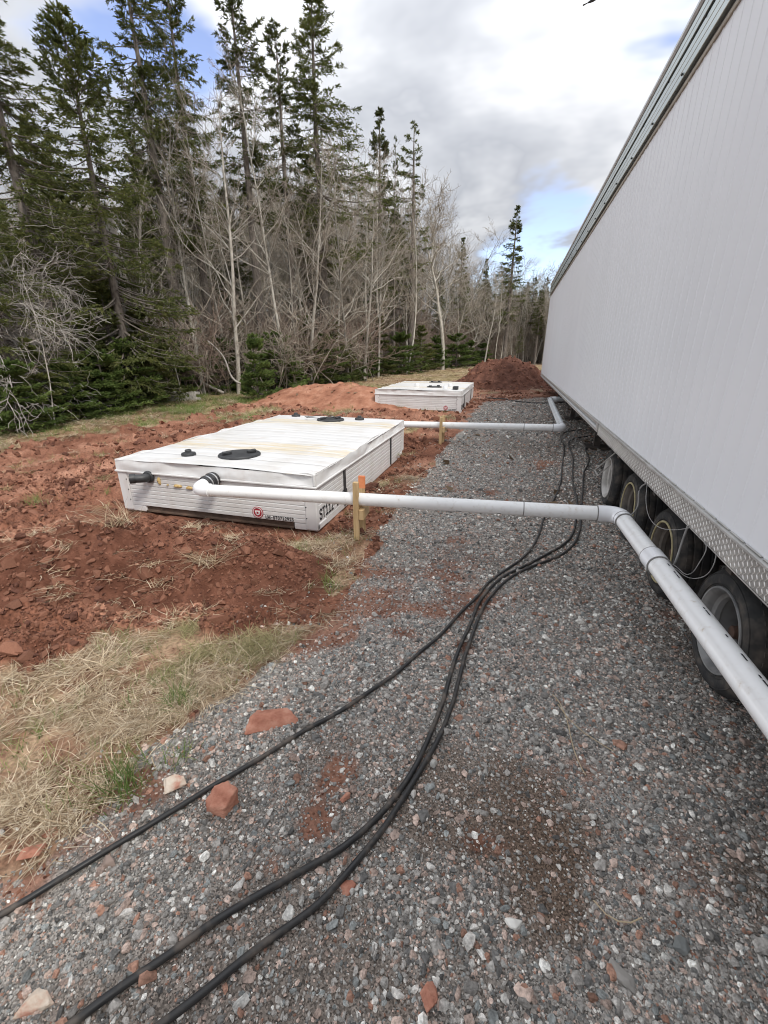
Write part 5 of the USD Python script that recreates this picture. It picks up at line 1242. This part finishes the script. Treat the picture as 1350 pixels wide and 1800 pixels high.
def bearing(px):
    """Compass bearing (degrees from +y) of a column of the scene as planned."""
    d = FWD * 755.0 + RIGHT * (px - 675) + UP * (900 - 650)
    return math.degrees(math.atan2(d[0], d[1]))
def place(px, r):
    b = math.radians(bearing(px)); return r * math.sin(b), r * math.cos(b)
def top_for(x, y, row):
    lo, hi = 0.0, 40.0
    for _ in range(40):
        z = (lo + hi) / 2; d = np.array([x, y, z]) - EYE
        v = 900 - 755 * (d @ UP) / (d @ FWD)
        lo, hi = (z, hi) if v > row else (lo, z)
    return z
def plant(formp, h0, name, label, cat, px, r, row=None, h=None, rot=0, wide=1.0, group=None, tilt=(0, 0)):
    x, y = place(px, r)
    z = float(base_z(0, y)) - 0.06
    if h is None:
        h = top_for(x, y, row) - z
    s = h / h0
    return copy_of(formp, name, label, cat, (x, y, z), rot, (s * wide, s * wide, s), group, tilt)
# tall spruces along the edge, left to right
plant(SPR['dense'], 18, 'spruce_tree', 'tall dark spruce at the far left edge, its top out of the picture', 'spruce tree', 110, 15.0, row=-140, rot=20, wide=1.3)
plant(SPR['lush'], 14, 'spruce_tree', 'broad dense spruce with foliage to the ground, second from the left', 'spruce tree', 228, 15.6, row=8, rot=110, wide=1.05)
plant(SPR['lush'], 14, 'spruce_tree', 'low bright green spruce boughs at the left edge beside the tangle of pale branches', 'spruce tree', 20, 13.2, row=200, rot=250, wide=1.05)
plant(SPR['tall'], 16, 'spruce_tree', 'tall spruce with bare lower trunk just right of the blue gap in the clouds', 'spruce tree', 330, 19.0, row=-110, rot=0, wide=1.15)
plant(SPR['tall'], 16, 'spruce_tree', 'tall thin spruce standing close right of the bare-trunked one', 'spruce tree', 378, 20.0, row=-60, rot=140, wide=1.0)
plant(SPR['thin'], 16, 'spruce_tree', 'sparse ragged spruce with open sky through its crown, above the bare aspens', 'spruce tree', 465, 21.0, row=-55, rot=60, wide=1.05)
plant(SPR['thin'], 16, 'spruce_tree', 'slim spruce with a narrow pointed tuft at its top', 'spruce tree', 524, 22.5, row=38, rot=200, wide=0.95)
plant(SPR['dense'], 18, 'spruce_tree', 'tallest dense cone-shaped spruce in the middle with a bare leader', 'spruce tree', 575, 24.0, row=-25, rot=300, wide=1.2)
plant(SPR['spire'], 15, 'spruce_tree', 'pointed spruce against the bright cloud, left of the pair', 'spruce tree', 668, 31.0, row=192, rot=10)
plant(SPR['sparse'], 15, 'spruce_tree', 'dead thin spruce spire between the pointed pair', 'spruce tree', 692, 32.5, row=238, rot=80, wide=0.45)
plant(SPR['sparse'], 15, 'spruce_tree', 'open-branched spruce against the bright cloud, right of the pair', 'spruce tree', 722, 34.0, row=213, rot=150, wide=1.15)
plant(SPR['spire'], 15, 'spruce_tree', 'small dark spruce beyond the wide bare tree', 'spruce tree', 802, 46.0, row=418, rot=220)
plant(SPR['spire'], 15, 'spruce_tree', 'smallest distant spruce tip between two dark spruces', 'spruce tree', 842, 52.0, row=455, rot=280)
plant(SPR['spire'], 15, 'spruce_tree', 'isolated dark spruce against the blue sky left of the trailer', 'spruce tree', 884, 48.0, row=362, rot=330, wide=1.1)
plant(SPR['full'], 14, 'spruce_tree', 'mid-height spruce behind the broken grey trunk', 'spruce tree', 285, 19.5, row=330, rot=15, wide=1.0)
rnd = random.Random(9)
# bare trees one can tell apart along the edge
named_bare = [
 (0, 415, 18.0, 170, 'pale leaning bare tree behind the bushy young spruce', 35, (4, 6)),
 (1, 352, 18.2, 95, 'thin tall bare tree with pale trunk left of the leaning one', 80, (0, 0)),
 (3, 505, 19.6, 150, 'straight pale bare tree in the middle of the wood edge', 0, (0, 0)),
 (0, 545, 20.6, 235, 'bare tree with upswept limbs right of the straight pale one', 130, (0, 0)),
 (2, 612, 23.2, 300, 'crooked spreading bare tree left of the farther tank', 10, (0, 5)),
 (3, 640, 25.0, 275, 'bare tree with a very pale straight trunk above the red earth mound', 200, (0, 0)),
 (1, 665, 26.5, 330, 'slender pale bare tree leaning right, beside the farther tank', 70, (0, 7)),
 (5, 715, 30.5, 345, 'thin pale bare tree leaning right, above the farther tank', 300, (0, 6)),
 (0, 850, 44.0, 475, 'pale bare tree leaning right near the dark soil heap', 40, (0, 7)),
 (5, 870, 45.0, 480, 'slim pale bare tree just left of the isolated dark spruce', 190, (0, 4)),
]
H0 = [9.0, 10.0, 8.0, 11.0, 7.0, 9.5]
for k, px, r, row, lab, rot, tl in named_bare:
    plant(BARE[k], H0[k], 'bare_tree', lab, 'bare tree', px, r, row=row, rot=rot, tilt=tl)
plant(WIDE, 10, 'bare_tree', 'wide-crowned bare tree with curved twigs against the blue sky', 'bare tree', 778, 36.0, row=338, rot=0, wide=1.15)
plant(SAPL, 4.5, 'bare_sapling', 'thin pale sapling before the dark young spruces at the left', 'sapling', 70, 12.3, row=470, rot=0)
plant(SAPL, 4.5, 'bare_sapling', 'thin sapling standing beside the pile of white boards', 'sapling', 312, 17.2, row=430, rot=90)
plant(SAPL, 4.5, 'bare_sapling', 'thin sapling right of the pile of white boards', 'sapling', 356, 17.6, row=470, rot=200)
# many more behind and between
for i in range(64):
    px = rnd.uniform(250, 935)
    edge = np.interp(px, [235, 330, 450, 570, 680, 850, 950], [15.5, 18.2, 18.7, 21.5, 29, 45, 47])
    r = edge + 0.8 + rnd.uniform(0, 1) ** 1.3 * 11
    k = rnd.randrange(6)
    row = np.interp(px, [0, 300, 500, 650, 760, 850, 950], [330, 270, 250, 290, 355, 440, 470]) + rnd.uniform(-20, 130)
    plant(BARE[k], H0[k], 'bare_tree', 'leafless grey tree in the crowd of thin trunks behind the wood edge', 'bare tree', px, r, row=row, rot=rnd.uniform(0, 360), wide=rnd.uniform(0.85, 1.15), group='leafless trees of the wood', tilt=(rnd.uniform(-5, 5), rnd.uniform(-4, 6)))
# young spruces along the edge
yng = [(12, 12.2, 640, 1, 'at the left picture edge below the pale tangle'), (105, 13.0, 635, 0, 'right of the thin pale sapling at the left'), (178, 14.0, 622, 1, 'low and broad, in the foremost row left of the white boards'), (165, 14.6, 560, 2, 'behind the pale tangle, under the broad dense spruce'),
       (225, 15.2, 600, 0, 'at the foot of the broad dense spruce'), (258, 16.2, 545, 2, 'before the broken grey trunk'), (205, 15.8, 500, 2, 'tall, between the broad spruce and the broken grey trunk'), (482, 19.0, 590, 1, 'just behind the bushy lone one'),
       (505, 19.6, 610, 0, 'low, right of the bushy lone one'), (572, 21.5, 590, 0, 'above the pale red earth mound'), (590, 22.6, 570, 2, 'behind the pale red earth mound'), (640, 26.0, 585, 0, 'left of the farther tank'),
       (665, 27.5, 560, 2, 'between thin pale trunks left of the farther tank'), (700, 30.0, 588, 1, 'above the left part of the farther tank'), (740, 33.0, 575, 2, 'above the middle of the farther tank'), (765, 36.0, 592, 0, 'above the right part of the farther tank'),
       (800, 40.0, 590, 1, 'right of the farther tank'), (825, 43.0, 600, 0, 'left of the dark red soil heap'), (845, 45.0, 605, 1, 'smallest, right behind the dark red soil heap'), (540, 21.0, 560, 2, 'in the shade under the tallest dense spruce'), (425, 19.5, 560, 2, 'behind the leaning pale bare tree'), (300, 18.4, 600, 1, 'behind the pile of white boards'),
       (145, 13.6, 650, 1, 'lowest of the foremost row at the left'), (60, 12.8, 600, 2, 'behind the thin pale sapling'), (615, 24.0, 600, 1, 'below the crooked spreading bare tree'), (395, 18.9, 600, 1, 'beside the bleached bent branch')]
for i, (px, r, row, k, where) in enumerate(yng):
    plant(YNG[k], (3.0, 2.6, 4.2)[k], 'young_spruce', 'young spruce ' + where, 'young spruce', px, r, row=row, rot=i * 77, wide=1.25, group='young spruces along the wood edge')
# more spruces at the left, where they close the wood
plant(SPR['lush'], 14, 'spruce_tree', 'dark spruce between the far left tall one and the broad dense one', 'spruce tree', 150, 18.5, row=200, rot=190, wide=0.95)
plant(SPR['full'], 14, 'spruce_tree', 'half-hidden spruce to the right of the broken grey trunk', 'spruce tree', 300, 21.5, row=250, rot=310, wide=1.2)
plant(SPR['full'], 14, 'spruce_tree', 'half-hidden spruce behind the leaning pale bare tree', 'spruce tree', 430, 23.5, row=330, rot=80, wide=1.1)
plant(SPR['full'], 14, 'spruce_tree', 'half-hidden green spruce under the tallest dense one', 'spruce tree', 555, 25.5, row=330, rot=160, wide=1.1)
plant(SPR['full'], 14, 'spruce_tree', 'half-hidden spruce under the pointed pair', 'spruce tree', 690, 35.0, row=370, rot=230, wide=1.1)
plant(YNG[0], 3.0, 'young_spruce', 'bushy bright green young spruce standing alone in front of the wood', 'young spruce', 449, 15.3, row=592, rot=45, wide=0.85)
for i in range(34):
    px = rnd.uniform(225, 620)
    edge = np.interp(px, [225, 330, 450, 570, 680], [15.5, 18.0, 18.7, 21.5, 28])
    plant(THK[i % 2], (3.0, 2.2)[i % 2], 'thicket', 'reddish-brown leafless thicket under the trees', 'shrub', px, edge + rnd.uniform(0.3, 5), h=rnd.uniform(1.8, 3.8), rot=rnd.uniform(0, 360), wide=1.2, group='leafless thickets of the wood')
# deep wood behind: one mass
def woodland():
    pi = UsdGeom.PointInstancer.Define(stage, '/World/woodland')
    rs = np.random.RandomState(99)
    forms = [SPR['tall'], SPR['thin'], SPR['spire'], SPR['dense']] + BARE + THK
    rel = pi.CreatePrototypesRel()
    for i, f in enumerate(forms):
        x = UsdGeom.Xform.Define(stage, f'/World/woodland/tree_{i:03d}' if i else '/World/woodland/tree'); x.GetPrim().GetReferences().AddInternalReference(f.GetPath()); rel.AddTarget(x.GetPath())
    P, I, S = [], [], []
    for k in range(560):
        px = rs.uniform(-330, 1500)
        edge = np.interp(px, [-330, 45, 240, 450, 570, 680, 850, 950, 1100, 1500], [12, 15.0, 19, 23, 27, 35, 46, 50, 50, 44])
        r = edge + 1 + rs.uniform() * 24
        x, y = place(px, r)
        c = rs.uniform()
        row = np.interp(px, [-330, 300, 500, 650, 760, 850, 950, 1500], [330, 340, 320, 340, 400, 478, 480, 480])
        if c < (0.55 if px < 300 else 0.26):
            i = rs.randint(0, 4); h0 = (16, 16, 15, 18)[i]; row += rs.uniform(0, 70) + (60 if px > 600 else 0)
        elif c < 0.88:
            j = rs.randint(0, 6); i = 4 + j; h0 = H0[j]; row += rs.uniform(-6, 60)
        else:
            j = rs.randint(0, 2); i = 10 + j; h0 = (3.0, 2.2)[j]; row = None
        z = float(base_z(0, y)) - 0.1
        h = (top_for(x, y, row) - z) if row else rs.uniform(2, 4)
        P.append((x, y, z)); I.append(i); S.append(h / h0)
    for k in range(170):
        px = rs.uniform(800, 1060); r = rs.uniform(49, 62); x, y = place(px, r); z = float(base_z(0, y)) - 0.1
        i = rs.choice([1, 2, 4, 5, 7, 8, 9]); h0 = {1: 16, 2: 15}.get(i) or H0[i - 4]
        P.append((x, y, z)); I.append(i); S.append((top_for(x, y, rs.uniform(478, 530)) - z) / h0)
    for k in range(110):
        px = rs.uniform(560, 1060); e = np.interp(px, [560, 680, 850, 1060], [27, 35, 48, 54]); x, y = place(px, e + rs.uniform(0, 12)); z = float(base_z(0, y)) - 0.1
        P.append((x, y, z)); I.append(10 + rs.randint(2)); S.append(rs.uniform(1.0, 1.9))
    S = np.array(S)
    n = len(P)
    pi.CreatePositionsAttr(Vt.Vec3fArray.FromNumpy(np.array(P, np.float32))); pi.CreateProtoIndicesAttr(Vt.IntArray.FromNumpy(np.array(I, np.int32)))
    pi.CreateScalesAttr(Vt.Vec3fArray.FromNumpy(np.repeat(S[:, None], 3, 1).astype(np.float32)))
    a = rs.uniform(0, math.pi, n)
    pi.CreateOrientationsAttr(Vt.QuathArray([Gf.Quath(float(math.cos(t)), 0, 0, float(math.sin(t))) for t in a]))
    tag(pi, kind='stuff')
woodland()
# the broken grey trunk
def snag():
    x, y = place(248, 17.2)
    h = top_for(x, y, 378) - 0.1
    rs = np.random.RandomState(4)
    k = 26; z = np.linspace(-0.1, h, k)
    c = np.column_stack([np.cumsum(rs.normal(0, 0.012, k)) - 0.10 * z / h, np.cumsum(rs.normal(0, 0.012, k)), z])
    r = np.interp(z / h, [0, 0.1, 0.6, 1], [0.21, 0.165, 0.15, 0.125]) * (1 + rs.normal(0, 0.05, k))
    m = tube(c, r, 12)
    v = np.array(m.vertices); topv = v[:, 2] > h - 0.35
    v[topv, 2] += (meshkit.noise(v[topv] * 14, 3) - 0.4) * 0.45
    m = trimesh.Trimesh(v, m.faces, process=False)
    t = thing('dead_tree', 'thick grey broken dead tree trunk without a top, before the spruces', 'dead tree', (x, y, 0.1))
    obj('trunk', m, 'snag_wood', t, smooth=40)
    for (zf, az, L) in ((0.62, 2.9, 0.5), (0.40, 3.4, 0.35), (0.30, 0.2, 0.6)):
        p = np.array([[-0.10 * zf, 0, h * zf]])
        b = grow(rs, p, np.array([[math.cos(az), math.sin(az) - 0.4, 0.5]]), np.array([L]), 6, 0.15, 0.0)
        obj('branch_stub', merge([tubes(b, np.linspace(0.035, 0.012, 6)[None], 6)]), 'snag_wood', t)
snag()
# tangle of pale fallen branches at the left
def tangle():
    x, y = place(62, 13.2)
    rs = np.random.RandomState(14)
    t = thing('fallen_tree_crown', 'tangle of pale grey curved dead branches at the left before the dark spruces', 'dead tree', (x - 0.4, y, 0.12))
    UsdGeom.Xformable(t).AddScaleOp().Set(Gf.Vec3f(0.92, 0.92, 0.95))
    n = 34
    org = np.column_stack([rs.normal(-0.8, 0.5, n), rs.normal(0.2, 0.4, n), rs.uniform(1.1, 3.3, n)])
    az = rs.normal(0.25, 1.0, n)
    B1 = grow(rs, org, np.column_stack([np.cos(az), np.sin(az) * 0.6 - 0.2, rs.uniform(-0.1, 0.7, n)]), rs.uniform(1.2, 2.8, n), 12, 0.22, -0.05)
    i2 = np.repeat(np.arange(n), 9); p, d = at_t(B1, i2, rs.uniform(0.1, 1, len(i2))); d /= np.linalg.norm(d, axis=1, keepdims=True)
    B2 = grow(rs, p, d + rs.normal(0, 0.6, d.shape), rs.uniform(0.4, 1.3, len(i2)), 8, 0.28, -0.06)
    i3 = np.repeat(np.arange(len(i2)), 9); p3, d3 = at_t(B2, i3, rs.uniform(0.1, 1, len(i3))); d3 /= np.linalg.norm(d3, axis=1, keepdims=True)
    B3 = grow(rs, p3, d3 + rs.normal(0, 0.7, d3.shape), rs.uniform(0.2, 0.65, len(i3)), 5, 0.28, -0.03)
    tr = spline([(-1.6, 0.3, 0.0), (-1.2, 0.25, 1.2), (-0.75, 0.1, 2.0), (-0.6, 0.0, 2.9)], 0.1)
    obj('trunk', tube(tr, np.linspace(0.09, 0.04, len(tr)), 9), 'pale_dead_wood', t, smooth=True)
    tag(obj('limbs', merge([tubes(B1, np.full((n, 12), 0.016) * np.linspace(1, 0.35, 12), 5)]), 'pale_dead_wood', t), kind='stuff')
    tag(obj('twigs', merge([tubes(B2, np.full((len(i2), 8), 0.0075) * np.linspace(1, 0.5, 8), 3), tubes(B3, np.full((len(i3), 5), 0.0045), 3)]), 'pale_dead_wood', t), kind='stuff')
tangle()
# fallen branch, log, broken boards
def P3(px, r, z):
    x, y = place(px, r); return (x, y, z)
zf = 0.18
tag(obj('fallen_branch', tube(spline([P3(372, 17.4, 2.05), P3(385, 17.3, 1.80), P3(397, 17.3, 1.45), P3(404, 17.2, 0.92), P3(420, 17.1, 0.60)], 0.08), np.linspace(0.018, 0.040, len(spline([P3(372, 17.4, 2.05), P3(385, 17.3, 1.80), P3(397, 17.3, 1.45), P3(404, 17.2, 0.92), P3(420, 17.1, 0.60)], 0.08))), 7), 'pale_dead_wood', smooth=True), 'bleached bent branch leaning beside the bushy young spruce', 'branch')
tag(obj('log', tube(spline([P3(352, 18.2, 0.60), P3(370, 17.9, 0.42), P3(388, 17.7, 0.24)], 0.1), 0.055, 8), 'snag_wood', smooth=True), 'grey fallen log lying on the litter behind the white boards', 'log')
def boards():
    x, y = place(306, 16.2)
    t = thing('broken_pallet', 'heap of broken whitish pallet boards lying at the wood edge', 'pallet', (x, y, float(base_z(0, y)) - 0.02), 14)
    rs = np.random.RandomState(6)
    for k in range(7):
        b = bevel_box(-0.055, 0.055, -0.012, 0.012, 0.0, 0.34, 0.003)
        b.apply_transform(trimesh.transformations.rotation_matrix(rs.normal(0, 0.08), [0, 1, 0])); b.apply_translation([-0.42 + k * 0.16, rs.normal(0, 0.01), 0.0])
        obj('slat', b, 'old_board', t)
    for z in (0.10, 0.28):
        obj('rail', bevel_box(-0.55, 0.72, 0.014, 0.04, z - 0.04, z + 0.04, 0.004), 'old_board', t)
    for (xx, a, L) in ((-0.75, 0.9, 0.8), (-0.6, 1.25, 0.9), (-0.35, 1.45, 0.7)):
        b = bevel_box(-0.05, 0.05, -0.012, 0.012, 0, L, 0.003)
        b.apply_transform(trimesh.transformations.rotation_matrix(a, [0, 1, 0])); b.apply_translation([xx - 0.3, -0.12, 0.02]); obj('loose_board', b, 'old_board', t)
boards()
# dead leaves on the wood floor edge
def leaves():
    rs = np.random.RandomState(55)
    protos = []
    for k in range(3):
        V = np.array([(-0.05, 0, 0), (0, -0.028, 0.012), (0.055, 0, 0.004), (0, 0.028, 0.014), (0, 0, 0.0)]) * rs.uniform(0.8, 1.2, (5, 3))
        protos.append(('leaf', trimesh.Trimesh(V, [[0, 1, 4], [1, 2, 4], [2, 3, 4], [3, 0, 4]], process=False), 'dead_leaf', False))
    n = 60000
    x = rs.uniform(-18, 2, n); y = rs.uniform(5, 40, n)
    k = seen(x, y); x, y = x[k], y[k]
    op = inside('open', x, y, 0.3, 7)
    k = (~op) & (rs.uniform(size=len(x)) < 0.6) | op & (rs.uniform(size=len(x)) < 0.015)
    x, y = x[k], y[k]; n = len(x)
    s = rs.uniform(0.8, 2.0, n)
    instancer('leaf_litter', protos, np.column_stack([x, y, total_z(x, y) + 0.01]), rs.randint(3, size=n), np.repeat(s[:, None], 3, 1), quats(rs, n, 0.4), tint={'leaf': (5, 0)})
leaves()

# ------------------------------------------------------------------ the bird
def bird():
    d = np.array([0.0584, 0.8807, 0.470]); d /= np.linalg.norm(d)
    c = EYE + d * 24.0
    t = thing('bird', 'dark bird in flight at the top edge of the sky', 'bird', c, 0)
    body = trimesh.creation.revolve(np.array([(0, -0.20), (0.018, -0.17), (0.038, -0.08), (0.045, 0.0), (0.036, 0.08), (0.024, 0.12), (0.026, 0.15), (0.016, 0.18), (0.004, 0.205), (0, 0.22)]), sections=14)
    body.apply_transform(trimesh.transformations.rotation_matrix(math.pi / 2, [0, 1, 0])); body.apply_transform(trimesh.transformations.rotation_matrix(math.radians(-15), [0, 1, 0]))
    obj('body', body, 'feather', t, smooth=True)
    for s in (-1, 1):
        V = []
        for q, (yy, zz, ch, sw) in enumerate(((0.0, 0.0, 0.13, 0.0), (0.13, 0.10, 0.14, 0.02), (0.27, 0.17, 0.12, 0.0), (0.40, 0.20, 0.06, -0.05), (0.46, 0.20, 0.015, -0.08))):
            V += [(0.04 + sw, s * (0.03 + yy), 0.01 + zz), (0.04 + sw - ch, s * (0.03 + yy), 0.006 + zz), (0.04 + sw - ch * 0.3, s * (0.03 + yy), 0.022 + zz)]
        Fc = []
        for q in range(4):
            i = q * 3
            for a, b in ((0, 1), (1, 2), (2, 0)):
                Fc += [[i + a, i + b, i + 3 + b], [i + a, i + 3 + b, i + 3 + a]]
        obj('wing', trimesh.Trimesh(np.array(V), Fc, process=False), 'feather', t, smooth=True)
    tl = trimesh.convex.convex_hull(np.array([(-0.14, -0.02, -0.04), (-0.14, 0.02, -0.04), (-0.32, -0.05, -0.09), (-0.32, 0.05, -0.09), (-0.14, 0, -0.03), (-0.32, 0, -0.082)]))
    obj('tail', tl, 'feather', t)
bird()
